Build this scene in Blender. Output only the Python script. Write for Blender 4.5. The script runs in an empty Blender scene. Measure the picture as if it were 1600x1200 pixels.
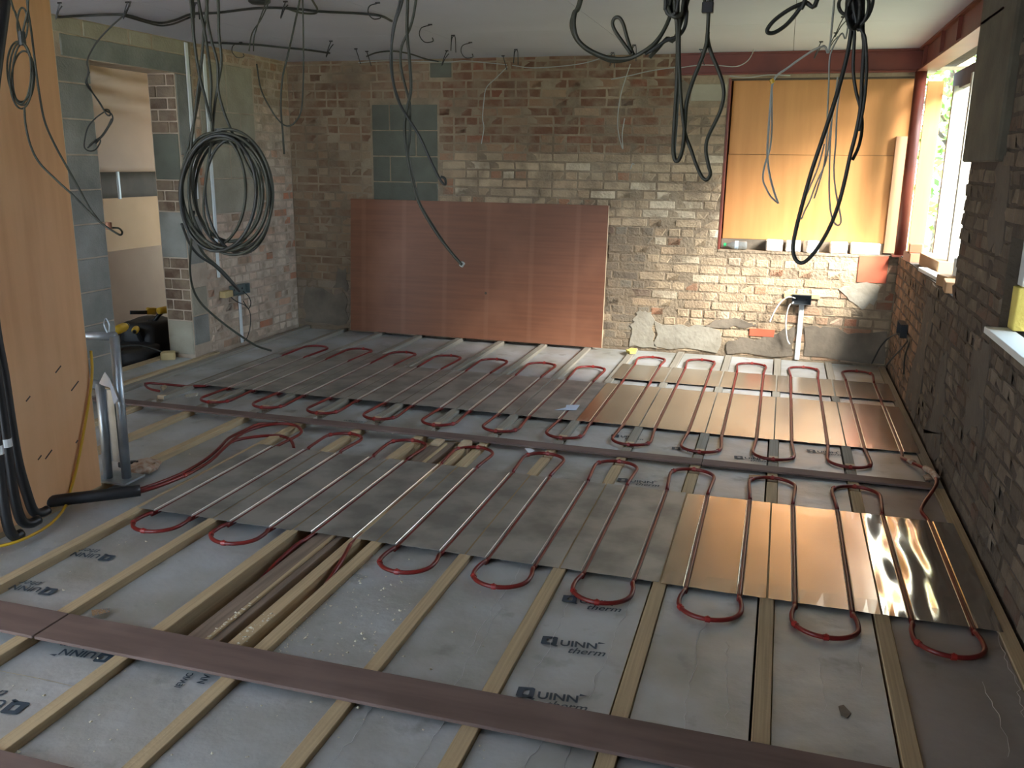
import bpy, bmesh, math, random
from mathutils import Vector, Matrix, Euler, noise

random.seed(11)
RN = random.Random(5)
S = bpy.context.scene
COL = S.collection
PI = math.pi

# ------------------------------------------------------------------ camera
H = 1.575
FPX = 1382.311
RW = [(0.95749173, 0.28818756, 0.01255088),
      (0.08202108, -0.23028202, -0.96966114),
      (-0.27655404, 0.92947196, -0.24413058)]
cd = bpy.data.cameras.new('camera')
cam = bpy.data.objects.new('camera', cd)
COL.objects.link(cam)
cd.sensor_width = 36.0
cd.lens = FPX / 1600 * 36
cd.clip_start = 0.05
cd.clip_end = 300
r, d, f = [Vector(v) for v in RW]
cam.matrix_world = Matrix(((r.x, -d.x, -f.x, 0), (r.y, -d.y, -f.y, 0), (r.z, -d.z, -f.z, H), (0, 0, 0, 1)))
S.camera = cam

# ------------------------------------------------------------------ world, sun, exposure
W = bpy.data.worlds.new('sky')
S.world = W
W.use_nodes = True
wn = W.node_tree
wn.nodes.clear()
wo = wn.nodes.new('ShaderNodeOutputWorld')
wb = wn.nodes.new('ShaderNodeBackground')
wb.inputs['Color'].default_value = (0.64, 0.81, 1.0, 1)
wb.inputs['Strength'].default_value = 10.0
wn.links.new(wb.outputs[0], wo.inputs[0])

sl = bpy.data.lights.new('sun', 'SUN')
sl.energy = 88.0
sl.angle = math.radians(42)
sl.color = (1.0, 0.95, 0.87)
sun = bpy.data.objects.new('sun', sl)
COL.objects.link(sun)
sun_dir = Vector((-0.665, 0.72, -0.60)).normalized()
sun.rotation_euler = sun_dir.to_track_quat('-Z', 'Y').to_euler()
sun.location = (6, 2, 8)

S.view_settings.view_transform = 'Standard'
S.view_settings.look = 'None'
S.view_settings.exposure = 0.0
S.view_settings.gamma = 1.0
S.view_settings.use_curve_mapping = False
S.cycles.max_bounces = 10
S.cycles.diffuse_bounces = 6
S.cycles.glossy_bounces = 4
S.cycles.sample_clamp_indirect = 8.0
S.cycles.caustics_reflective = False
S.cycles.caustics_refractive = False

# ------------------------------------------------------------------ photo measurements: a pixel ray meets a real plane
def ray(u, v):
    a, b = (u - 800) / FPX, (v - 600) / FPX
    return r * a + d * b + f
def at_z(u, v, z=0.0):
    q = ray(u, v)
    return q * ((z - H) / q.z) + Vector((0, 0, H))
def at_y(u, v, y):
    q = ray(u, v)
    return q * (y / q.y) + Vector((0, 0, H))
def at_x(u, v, x):
    q = ray(u, v)
    return q * (x / q.x) + Vector((0, 0, H))
def proj(p):
    p = Vector(p) - Vector((0, 0, H))
    z = f.dot(p)
    if z < 0.05:
        return None
    return 800 + FPX * r.dot(p) / z, 600 + FPX * d.dot(p) / z, z

# ------------------------------------------------------------------ materials
def mat(name, col, rough=0.8, metal=0.0, col2=None, scale=8.0, stretch=(1, 1, 1), mix=(0.35, 0.65), bump=0.0, bscale=60.0,
        col3=None, scale3=2.0, mix3=(0.5, 0.7), st3=(1, 1, 1), tint=None, coat=0.0, spec=None, alpha=None, trans=0.0, rough2=None, bdist=0.01, bst=None):
    m = bpy.data.materials.new(name)
    m.use_nodes = True
    nt = m.node_tree
    N, L = nt.nodes, nt.links
    b = N['Principled BSDF']
    b.inputs['Roughness'].default_value = rough
    b.inputs['Metallic'].default_value = metal
    if spec is not None:
        b.inputs['Specular IOR Level'].default_value = spec
    if coat:
        b.inputs['Coat Weight'].default_value = coat
        b.inputs['Coat Roughness'].default_value = 0.15
    if trans:
        b.inputs['Transmission Weight'].default_value = trans
    geo = N.new('ShaderNodeNewGeometry')
    def noise_fac(sc, lo, hi, detail=5, st=stretch):
        mp = N.new('ShaderNodeMapping')
        mp.inputs['Scale'].default_value = st
        L.new(geo.outputs['Position'], mp.inputs[0])
        n = N.new('ShaderNodeTexNoise')
        n.inputs['Scale'].default_value = sc
        n.inputs['Detail'].default_value = detail
        L.new(mp.outputs[0], n.inputs['Vector'])
        rr = N.new('ShaderNodeMapRange')
        rr.inputs['From Min'].default_value = lo
        rr.inputs['From Max'].default_value = hi
        L.new(n.outputs['Fac'], rr.inputs['Value'])
        return rr.outputs[0]
    def mixc(fac, a, bcol):
        mx = N.new('ShaderNodeMix')
        mx.data_type = 'RGBA'
        L.new(fac, mx.inputs[0])
        for sock, v in ((mx.inputs[6], a), (mx.inputs[7], bcol)):
            if isinstance(v, tuple):
                sock.default_value = (*v, 1)
            else:
                L.new(v, sock)
        return mx.outputs[2]
    cur = col
    if tint == 'object':
        oi = N.new('ShaderNodeObjectInfo')
        cur = oi.outputs['Color']
    elif tint == 'attr':
        at = N.new('ShaderNodeAttribute')
        at.attribute_name = 'Col'
        cur = at.outputs['Color']
    if col2 is not None:
        cur = mixc(noise_fac(scale, *mix), cur, col2)
    if col3 is not None:
        cur = mixc(noise_fac(scale3, *mix3, detail=4, st=st3), cur, col3)
    if isinstance(cur, tuple):
        b.inputs['Base Color'].default_value = (*cur, 1)
    else:
        L.new(cur, b.inputs['Base Color'])
    if rough2 is not None:
        rf = noise_fac(scale3, 0.35, 0.65, st=(1, 1, 1))
        mr = N.new('ShaderNodeMapRange')
        mr.inputs['To Min'].default_value = rough
        mr.inputs['To Max'].default_value = rough2
        L.new(rf, mr.inputs['Value'])
        L.new(mr.outputs[0], b.inputs['Roughness'])
    if bump:
        n = N.new('ShaderNodeTexNoise')
        n.inputs['Scale'].default_value = bscale
        n.inputs['Detail'].default_value = 4 if bst is None else 1
        if bst is None:
            L.new(geo.outputs['Position'], n.inputs['Vector'])
        else:
            mp = N.new('ShaderNodeMapping')
            mp.inputs['Scale'].default_value = bst
            L.new(geo.outputs['Position'], mp.inputs[0])
            L.new(mp.outputs[0], n.inputs['Vector'])
        bp = N.new('ShaderNodeBump')
        bp.inputs['Strength'].default_value = bump
        bp.inputs['Distance'].default_value = bdist
        L.new(n.outputs['Fac'], bp.inputs['Height'])
        L.new(bp.outputs[0], b.inputs['Normal'])
    return m

M = {}
M['brick'] = mat('brick_piece', None, 0.9, tint='object', col2=(0.27, 0.205, 0.135), scale=8, mix=(0.40, 0.74), col3=(0.16, 0.125, 0.09), scale3=3.3, mix3=(0.58, 0.80), bump=0.7, bscale=55, bdist=0.012)
M['brick_rest'] = mat('brick_joined', None, 0.9, tint='attr', col2=(0.27, 0.205, 0.135), scale=8, mix=(0.40, 0.74), col3=(0.16, 0.125, 0.09), scale3=3.3, mix3=(0.58, 0.80), bump=0.7, bscale=55, bdist=0.012)
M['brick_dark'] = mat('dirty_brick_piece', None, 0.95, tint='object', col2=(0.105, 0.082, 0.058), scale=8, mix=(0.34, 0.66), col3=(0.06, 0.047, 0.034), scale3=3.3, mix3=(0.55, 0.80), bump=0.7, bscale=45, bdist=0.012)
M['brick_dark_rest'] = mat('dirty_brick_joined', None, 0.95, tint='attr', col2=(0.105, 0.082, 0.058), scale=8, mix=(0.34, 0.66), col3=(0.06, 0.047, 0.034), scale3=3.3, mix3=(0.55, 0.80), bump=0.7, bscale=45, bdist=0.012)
M['mortar'] = mat('lime_mortar', (0.33, 0.26, 0.175), 0.95, col2=(0.20, 0.15, 0.10), scale=4, bump=0.8, bscale=40, bdist=0.015)
M['mortar_pale'] = mat('pale_mortar', (0.50, 0.40, 0.30), 0.95, col2=(0.36, 0.28, 0.205), scale=6, bump=0.6, bscale=40)
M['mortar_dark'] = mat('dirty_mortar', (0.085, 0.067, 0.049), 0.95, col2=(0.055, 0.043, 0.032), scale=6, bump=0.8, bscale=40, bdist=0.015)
M['cement'] = mat('grey_cement_render', (0.40, 0.37, 0.30), 0.95, col2=(0.30, 0.27, 0.21), scale=6, bump=0.5, bscale=30)
M['cement_dark'] = mat('damp_cement', (0.15, 0.125, 0.095), 0.95, col2=(0.24, 0.20, 0.15), scale=5, bump=0.5, bscale=30)
M['cement_wet'] = mat('dark_chase_fill', (0.085, 0.072, 0.056), 0.95, col2=(0.12, 0.10, 0.078), scale=5, bump=0.5, bscale=30)
M['block'] = mat('concrete_block', (0.29, 0.285, 0.25), 0.95, col2=(0.15, 0.15, 0.13), scale=4, mix=(0.3, 0.75), bump=0.5, bscale=80)
M['block_dark'] = mat('infill_block', (0.125, 0.13, 0.10), 0.95, col2=(0.10, 0.102, 0.08), scale=5, bump=0.4, bscale=80)
M['block_pale'] = mat('pale_block', (0.38, 0.345, 0.26), 0.95, col2=(0.29, 0.26, 0.195), scale=4, bump=0.4, bscale=60)
M['lintel'] = mat('concrete_lintel', (0.25, 0.255, 0.225), 0.95, col2=(0.15, 0.155, 0.135), scale=4, bump=0.4, bscale=50)
M['pad'] = mat('dark_concrete', (0.125, 0.115, 0.085), 0.95, col2=(0.085, 0.078, 0.058), scale=5, bump=0.4, bscale=60)
M['ceiling'] = mat('plasterboard', (0.475, 0.482, 0.55), 0.92, col2=(0.44, 0.447, 0.515), scale=1.5)
M['foil'] = mat('foil_facing', (0.56, 0.585, 0.59), 0.46, 0.5, col2=(0.40, 0.395, 0.345), scale=2.6, mix=(0.38, 0.70), col3=(0.27, 0.265, 0.23), scale3=7, mix3=(0.62, 0.80), bump=0.25, bscale=14, bdist=0.02, rough2=0.62)
M['foil_dusty_shade'] = mat('dusty_shaded_foil', (0.37, 0.345, 0.32), 0.55, 0.35, col2=(0.27, 0.245, 0.215), scale=3.0, mix=(0.35, 0.70), col3=(0.16, 0.14, 0.12), scale3=6, mix3=(0.62, 0.80), bump=0.25, bscale=14, bdist=0.02)  # dust tone, darkened further to stand in for shade on the right
M['crease'] = mat('foil_crease', (0.75, 0.76, 0.76), 0.35, 0.8)
M['foam'] = mat('foam_edge', (0.62, 0.52, 0.28), 0.95)
M['joist'] = mat('softwood_joist', (0.50, 0.38, 0.22), 0.85, col2=(0.39, 0.295, 0.17), scale=6, stretch=(22, 0.35, 14), bump=0.1, bscale=60)
M['joist_dusty'] = mat('dusty_joist', (0.30, 0.275, 0.225), 0.9, col2=(0.24, 0.215, 0.17), scale=6, stretch=(22, 0.35, 14))
M['notch'] = mat('fresh_cut_wood', (0.60, 0.47, 0.31), 0.85, col2=(0.50, 0.38, 0.24), scale=20)
M['strip'] = mat('brown_strip', (0.165, 0.110, 0.092), 0.75, col2=(0.12, 0.08, 0.066), scale=3, stretch=(0.8, 8, 8), col3=(0.22, 0.155, 0.13), scale3=2.5, mix3=(0.5, 0.8))
M['trenchwood'] = mat('old_trench_wood', (0.24, 0.18, 0.13), 0.9, col2=(0.17, 0.125, 0.09), scale=5, stretch=(14, 0.7, 6))
M['pipe'] = mat('red_pipe', (0.185, 0.016, 0.013), 0.32, col2=(0.135, 0.013, 0.011), scale=6, spec=.4)
M['clip'] = mat('red_clip', (0.30, 0.022, 0.017), 0.4)
M['alu'] = mat('spreader_aluminium', (0.70, 0.655, 0.61), 0.25, 1.0, col2=(0.60, 0.56, 0.52), scale=3, mix=(0.4, 0.7), bump=0.10, bscale=4, bdist=0.02, bst=(2, .25, 1))
M['alu_dull'] = mat('tarnished_aluminium', (0.50, 0.49, 0.445), 0.48, 0.8, col2=(0.33, 0.325, 0.295), scale=5, mix=(0.40, 0.64), bump=0.12, bscale=4, bdist=0.03, rough2=0.56, scale3=4)
M['alu_shiny'] = mat('bright_aluminium', (0.80, 0.79, 0.78), 0.13, 1.0, bump=0.5, bscale=5, bdist=0.05, bst=(1.6, .35, 1))
M['groove'] = mat('groove_lip', (0.8, 0.78, 0.74), 0.3, 1.0)
M['ply_lean'] = mat('sapele_plywood', (0.205, 0.074, 0.030), 0.5, col2=(0.17, 0.060, 0.024), scale=5, stretch=(0.35, 3, 9), col3=(0.26, 0.105, 0.05), scale3=1.5, mix3=(0.5, 0.75))
def add_bands(m, x0, pitch, half, col):
    nt = m.node_tree
    N, L = nt.nodes, nt.links
    b = N['Principled BSDF']
    geo = N.new('ShaderNodeNewGeometry')
    sx = N.new('ShaderNodeSeparateXYZ')
    L.new(geo.outputs['Position'], sx.inputs[0])
    def ma(op, a, c=None):
        n = N.new('ShaderNodeMath')
        n.operation = op
        for k, v in ((0, a), (1, c)):
            if v is None: continue
            if isinstance(v, (int, float)): n.inputs[k].default_value = v
            else: L.new(v, n.inputs[k])
        return n.outputs[0]
    t = ma('ABSOLUTE', ma('SUBTRACT', ma('FRACT', ma('DIVIDE', ma('SUBTRACT', sx.outputs[0], x0), pitch)), .5))
    mr = N.new('ShaderNodeMapRange')
    mr.inputs['From Min'].default_value = half
    mr.inputs['From Max'].default_value = half * .4
    mr.inputs['To Max'].default_value = .22
    L.new(t, mr.inputs['Value'])
    mx = N.new('ShaderNodeMix')
    mx.data_type = 'RGBA'
    L.new(mr.outputs[0], mx.inputs[0])
    src = b.inputs['Base Color'].links[0].from_socket
    L.new(src, mx.inputs[6])
    mx.inputs[7].default_value = (*col, 1)
    L.new(mx.outputs[2], b.inputs['Base Color'])
add_bands(M['ply_lean'], -3.90, .405, .07, (0.30, 0.145, 0.08))
M['ply_edge'] = mat('pale_ply_edge', (0.62, 0.47, 0.30), 0.8)
M['ply_left'] = mat('birch_plywood', (0.76, 0.41, 0.185), 0.65, col2=(0.68, 0.35, 0.15), scale=3, stretch=(5, 7, 0.5), col3=(0.80, 0.48, 0.25), scale3=1.3, mix3=(0.45, 0.75))
M['ply_win'] = mat('window_plywood', (0.60, 0.285, 0.095), 0.6, col2=(0.53, 0.24, 0.075), scale=3, stretch=(5, 5, 0.5))
M['ply_strip'] = mat('window_strip', (0.50, 0.29, 0.165), 0.65, col2=(0.44, 0.25, 0.13), scale=3, stretch=(5, 5, 0.5))
M['steel'] = mat('red_oxide_steel', (0.17, 0.036, 0.020), 0.5, col2=(0.12, 0.026, 0.015), scale=4)
M['galv'] = mat('galvanised_steel', (0.42, 0.47, 0.50), 0.38, 0.85, col2=(0.33, 0.37, 0.40), scale=14)
M['cable_g'] = mat('grey_cable', (0.027, 0.029, 0.017), 0.6, col2=(0.020, 0.022, 0.013), scale=10)
M['cable_d'] = mat('dark_cable', (0.016, 0.018, 0.015), 0.55)
M['cable_l'] = mat('light_grey_cable', (0.33, 0.35, 0.32), 0.55)
M['cable_w'] = mat('white_cable', (0.75, 0.75, 0.72), 0.5)
M['black'] = mat('black_plastic', (0.010, 0.010, 0.011), 0.45)
M['blackbag'] = mat('black_bag', (0.008, 0.008, 0.009), 0.6)
M['yellow'] = mat('yellow_plastic', (0.62, 0.37, 0.02), 0.45)
M['pvc'] = mat('white_capping', (0.70, 0.73, 0.72), 0.5)
M['galvbox'] = mat('socket_box_metal', (0.16, 0.20, 0.19), 0.5, 0.4)
M['darkbox'] = mat('dark_box_metal', (0.035, 0.042, 0.048), 0.5, 0.3)
M['batten'] = mat('pale_batten', (0.52, 0.40, 0.19), 0.85)
M['paper'] = mat('white_paper', (0.80, 0.82, 0.86), 0.8)
M['bluepaper'] = mat('pale_blue_plastic', (0.55, 0.66, 0.80), 0.4)
M['tile'] = mat('red_tile', (0.55, 0.13, 0.065), 0.7, col2=(0.48, 0.11, 0.055), scale=8)
M['bottle'] = mat('clear_bottle', (0.80, 0.88, 0.90), 0.08, trans=0.85)
M['green'] = mat('green_cap', (0.03, 0.42, 0.14), 0.4)
M['labelblue'] = mat('bottle_label', (0.45, 0.55, 0.65), 0.5)
M['ink'] = mat('blue_black_ink', (0.035, 0.055, 0.075), 0.6)
M['crumb'] = mat('white_crumbs', (0.66, 0.62, 0.48), 0.9)
M['sub'] = mat('dark_void_floor', (0.06, 0.048, 0.036), 0.95, col2=(0.035, 0.028, 0.02), scale=5)
M['sheet'] = mat('tan_hardboard', (0.40, 0.24, 0.125), 0.75, col2=(0.36, 0.21, 0.105), scale=3)
M['sheet_pale'] = mat('pale_hardboard', (0.56, 0.38, 0.235), 0.75, col2=(0.51, 0.34, 0.21), scale=3)
M['membrane'] = mat('pinkish_membrane', (0.30, 0.175, 0.10), 0.6, col2=(0.26, 0.15, 0.085), scale=3)
M['timber_w'] = mat('weathered_timber', (0.52, 0.49, 0.41), 0.85, col2=(0.38, 0.37, 0.31), scale=5, stretch=(9, 9, 0.8))
M['timber_d'] = mat('dark_timber', (0.085, 0.062, 0.045), 0.85, col2=(0.06, 0.045, 0.032), scale=6)
M['whitebrick'] = mat('pale_painted_brick', (0.78, 0.72, 0.62), 0.9, col2=(0.55, 0.42, 0.30), scale=16, mix=(0.55, 0.75), bump=0.6, bscale=50)
M['leaf'] = mat('leaf_green', (0.13, 0.26, 0.045), 0.6, col2=(0.22, 0.36, 0.08), scale=2)
M['bark'] = mat('tree_bark', (0.11, 0.08, 0.055), 0.95)
M['ground'] = mat('garden_ground', (0.33, 0.33, 0.22), 0.95, col2=(0.16, 0.2, 0.08), scale=1)
M['bounce_pale'] = mat('pale_bounce', (0.55, 0.57, 0.60), 0.9)
M['insul_y'] = mat('yellow_insulation', (0.75, 0.62, 0.16), 0.95, bump=0.6, bscale=60)
M['alu_tape'] = mat('crumpled_foil', (0.75, 0.80, 0.82), 0.22, 1.0, bump=0.8, bscale=30)
M['white_mid'] = mat('white_painted_board', (0.72, 0.74, 0.70), 0.7)
M['wrap'] = mat('tan_wrapping_tape', (0.50, 0.42, 0.33), 0.6, col2=(0.35, 0.2, 0.12), scale=40)
M['copper'] = mat('rusty_brown', (0.25, 0.10, 0.05), 0.6)

# ------------------------------------------------------------------ object helpers
class MB:
    """collects geometry in world coordinates"""
    def __init__(s):
        s.v, s.f, s.mi = [], [], []
    def add(s, vs, fs, mi=0):
        o = len(s.v)
        s.v += [tuple(v) for v in vs]
        s.f += [tuple(o + i for i in q) for q in fs]
        s.mi += [mi] * len(fs)
        return s
    def box(s, x0, x1, y0, y1, z0, z1, mi=0, c=0.0, rz=0.0, rot=None, piv=None):
        if x1 < x0: x0, x1 = x1, x0
        if y1 < y0: y0, y1 = y1, y0
        if z1 < z0: z0, z1 = z1, z0
        if c <= 0:
            vs = [(x, y, z) for z in (z0, z1) for x, y in ((x0, y0), (x1, y0), (x1, y1), (x0, y1))]
            fs = [(3, 2, 1, 0), (4, 5, 6, 7), (0, 1, 5, 4), (1, 2, 6, 5), (2, 3, 7, 6), (3, 0, 4, 7)]
        else:
            c = min(c, (x1 - x0) * .45, (y1 - y0) * .45, (z1 - z0) * .45)
            def ring(i, z):
                a, b_, p, q = x0 + i, x1 - i, y0 + i, y1 - i
                k = c
                return [(a + k, p, z), (b_ - k, p, z), (b_, p + k, z), (b_, q - k, z), (b_ - k, q, z), (a + k, q, z), (a, q - k, z), (a, p + k, z)]
            vs = ring(c * .6, z0) + ring(0, z0 + c * .6) + ring(0, z1 - c * .6) + ring(c * .6, z1)
            fs = [tuple(reversed(range(8)))]
            for k in range(3):
                for i in range(8):
                    j = (i + 1) % 8
                    fs.append((k * 8 + i, k * 8 + j, k * 8 + 8 + j, k * 8 + 8 + i))
            fs.append(tuple(range(24, 32)))
        if rz or rot is not None:
            R = rot if rot is not None else Matrix.Rotation(rz, 3, 'Z')
            p = Vector(piv) if piv is not None else Vector(((x0 + x1) / 2, (y0 + y1) / 2, (z0 + z1) / 2))
            vs = [R @ (Vector(v) - p) + p for v in vs]
        return s.add(vs, fs, mi)
    def tube(s, pts, rad, n=8, mi=0, closed=False, flat=1.0):
        pts = [Vector(p) for p in pts]
        k = len(pts)
        if k < 2:
            return s
        base, prev = len(s.v), None
        vs, fs = [], []
        for i, p in enumerate(pts):
            a = pts[(i - 1) % k] if (closed or i > 0) else p
            b_ = pts[(i + 1) % k] if (closed or i < k - 1) else p
            t = (b_ - a)
            if t.length < 1e-9:
                t = Vector((0, 0, 1))
            t.normalize()
            if prev is None:
                up = Vector((0, 0, 1)) if abs(t.z) < .9 else Vector((1, 0, 0))
                nrm = t.cross(up).normalized()
            else:
                nrm = prev - t * prev.dot(t)
                if nrm.length < 1e-6:
                    nrm = t.orthogonal()
                nrm.normalize()
            prev = nrm
            bn = t.cross(nrm)
            rr = rad[i] if isinstance(rad, (list, tuple)) else rad
            for j in range(n):
                a_ = 2 * PI * j / n
                vs.append(p + nrm * (math.cos(a_) * rr) + bn * (math.sin(a_) * rr * flat))
        m = k if closed else k - 1
        for i in range(m):
            for j in range(n):
                j2, i2 = (j + 1) % n, (i + 1) % k
                fs.append((i * n + j, i * n + j2, i2 * n + j2, i2 * n + j))
        if not closed:
            fs.append(tuple(reversed(range(n))))
            fs.append(tuple((k - 1) * n + j for j in range(n)))
        return s.add(vs, fs, mi)
    def prism(s, poly, dirv, mi=0):
        """closed polygon (world points) pushed along dirv"""
        n = len(poly)
        dv = Vector(dirv)
        vs = [Vector(p) for p in poly] + [Vector(p) + dv for p in poly]
        fs = [tuple(range(n)), tuple(reversed(range(n, 2 * n)))]
        for i in range(n):
            j = (i + 1) % n
            fs.append((j, i, n + i, n + j))
        return s.add(vs, fs, mi)
    def lathe(s, prof, origin, axis, n=20, mi=0):
        """prof: list of (r, t); axis: unit vector"""
        ax = Vector(axis).normalized()
        u = ax.orthogonal().normalized()
        w = ax.cross(u)
        o = Vector(origin)
        vs, fs = [], []
        for (rr, t) in prof:
            for j in range(n):
                a = 2 * PI * j / n
                vs.append(o + ax * t + u * (rr * math.cos(a)) + w * (rr * math.sin(a)))
        for i in range(len(prof) - 1):
            for j in range(n):
                j2 = (j + 1) % n
                fs.append((i * n + j, i * n + j2, (i + 1) * n + j2, (i + 1) * n + j))
        fs.append(tuple(reversed(range(n))))
        fs.append(tuple((len(prof) - 1) * n + j for j in range(n)))
        return s.add(vs, fs, mi)

def origin_of(o):
    p = Vector((0, 0, 0))
    while o is not None:
        p += o.location
        o = o.parent
    return p

def obj(name, mb, mats, parent=None, loc=None, smooth=False, label=None):
    """world-space geometry -> one mesh object; loc: its own origin (top level), children sit on their parent's origin"""
    base = origin_of(parent) if parent is not None else Vector(loc or (0, 0, 0))
    me = bpy.data.meshes.new(name)
    me.from_pydata([(v[0] - base.x, v[1] - base.y, v[2] - base.z) for v in mb.v], [], mb.f)
    if not isinstance(mats, (list, tuple)):
        mats = [mats]
    for m in mats:
        me.materials.append(m)
    if len(mats) > 1:
        me.polygons.foreach_set('material_index', mb.mi)
    if smooth:
        me.polygons.foreach_set('use_smooth', [True] * len(me.polygons))
    bm = bmesh.new()
    bm.from_mesh(me)
    bmesh.ops.recalc_face_normals(bm, faces=bm.faces)
    bm.to_mesh(me)
    bm.free()
    me.update()
    o = bpy.data.objects.new(name, me)
    COL.objects.link(o)
    if parent is not None:
        o.parent = parent
    else:
        o.location = base
    if label:
        o['label'] = label
    return o

def tag(o, label, cat, group=None, kind=None):
    o['label'] = label
    if cat:
        o['category'] = cat
    if group:
        o['group'] = group
    if kind:
        o['kind'] = kind
    return o

def thing(name, label, cat, loc=(0, 0, 0), group=None):
    o = bpy.data.objects.new(name, None)
    o.empty_display_size = 0.05
    COL.objects.link(o)
    o.location = loc
    return tag(o, label, cat, group)

def struct(name, mb, mats, label=None, parent=None):
    o = obj(name, mb, mats, parent)
    if parent is None:
        o['kind'] = 'structure'
    if label:
        o['label'] = label
    return o

def smooth_path(pts, sub=6, closed=False):
    pts = [Vector(p) for p in pts]
    n = len(pts)
    if n < 3:
        return pts
    out = []
    rng = range(n if closed else n - 1)
    for i in rng:
        p1, p2 = pts[i], pts[(i + 1) % n]
        p0 = pts[(i - 1) % n] if (closed or i > 0) else p1 + (p1 - p2)
        p3 = pts[(i + 2) % n] if (closed or i < n - 2) else p2 + (p2 - p1)
        for k in range(sub):
            t = k / sub
            t2, t3 = t * t, t * t * t
            out.append(0.5 * ((2 * p1) + (p2 - p0) * t + (2 * p0 - 5 * p1 + 4 * p2 - p3) * t2 + (3 * p1 - p0 - 3 * p2 + p3) * t3))
    if not closed:
        out.append(pts[-1])
    return out

# ================================================================== SETTING
CEIL = 2.43
XR, YB, XL = 0.91, 7.60, -4.45      # inner faces: right wall, back wall, left wall
YF = -0.6                           # wall behind the camera

# ---- brick walls
def brick_mesh(name, w, h, seed, spall=False, m='brick'):
    rr = random.Random(seed)
    j = lambda a: rr.uniform(-a, a)
    dp, c = 0.03, 0.006
    me = bpy.data.meshes.new(name)
    w2, h2 = w / 2, h / 2
    back = [(-w2, dp, -h2), (w2, dp, -h2), (w2, dp, h2), (-w2, dp, h2)]
    mid = [(x + j(.003), 0.006 + j(.002), z + j(.003)) for x, z in ((-w2, -h2), (w2, -h2), (w2, h2), (-w2, h2))]
    fr = [(x + j(.004), -0.002 + j(.004), z + j(.003)) for x, z in ((-w2 + c, -h2 + c), (0, -h2 + c), (w2 - c, -h2 + c), (w2 - c, h2 - c), (0, h2 - c), (-w2 + c, h2 - c))]
    if spall:
        fr[rr.randrange(6)] = tuple(a + b for a, b in zip(fr[0], (0, 0, 0))) if False else fr[0]
        k = rr.choice((2, 3, 5))
        fr[k] = (fr[k][0] * .86, 0.010, fr[k][2] * .7)
    vs = back + mid + fr
    fs = [(0, 1, 5, 4), (1, 2, 6, 5), (2, 3, 7, 6), (3, 0, 4, 7),
          (4, 5, 10, 9, 8), (5, 6, 11, 10), (6, 7, 13, 12, 11), (7, 4, 8, 13), (8, 9, 12, 13), (9, 10, 11, 12)]
    fs = [tuple(q) for q in fs]
    me.from_pydata(vs, [], fs)
    me.materials.append(M[m])
    me.update()
    return me
STRETCH = [brick_mesh('brick_stretcher', 0.215, 0.065, 100 + i, i % 3 == 2) for i in range(7)]
HEAD = [brick_mesh('brick_header', 0.1025, 0.065, 200 + i, i % 3 == 2) for i in range(6)]

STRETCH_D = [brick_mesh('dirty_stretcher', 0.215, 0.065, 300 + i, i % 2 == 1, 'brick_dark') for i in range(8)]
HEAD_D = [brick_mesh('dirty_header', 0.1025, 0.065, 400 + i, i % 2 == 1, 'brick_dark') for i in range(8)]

def wall_boxes(mb, us, zs, holes, place):
    """slab split round its holes; place(u0,u1,z0,z1) adds a box"""
    U = sorted(set([us[0], us[1]] + [h[0] for h in holes] + [h[1] for h in holes]))
    U = [u for u in U if us[0] <= u <= us[1]]
    for a, b_ in zip(U[:-1], U[1:]):
        cuts = [zs[0]]
        segs = []
        hs = sorted((h[2], h[3]) for h in holes if h[0] <= a + 1e-6 and h[1] >= b_ - 1e-6)
        z = zs[0]
        for z0, z1 in hs:
            if z0 > z + 1e-6:
                segs.append((z, z0))
            z = max(z, z1)
        if z < zs[1] - 1e-6:
            segs.append((z, zs[1]))
        for z0, z1 in segs:
            place(a, b_, z0, z1)

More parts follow.
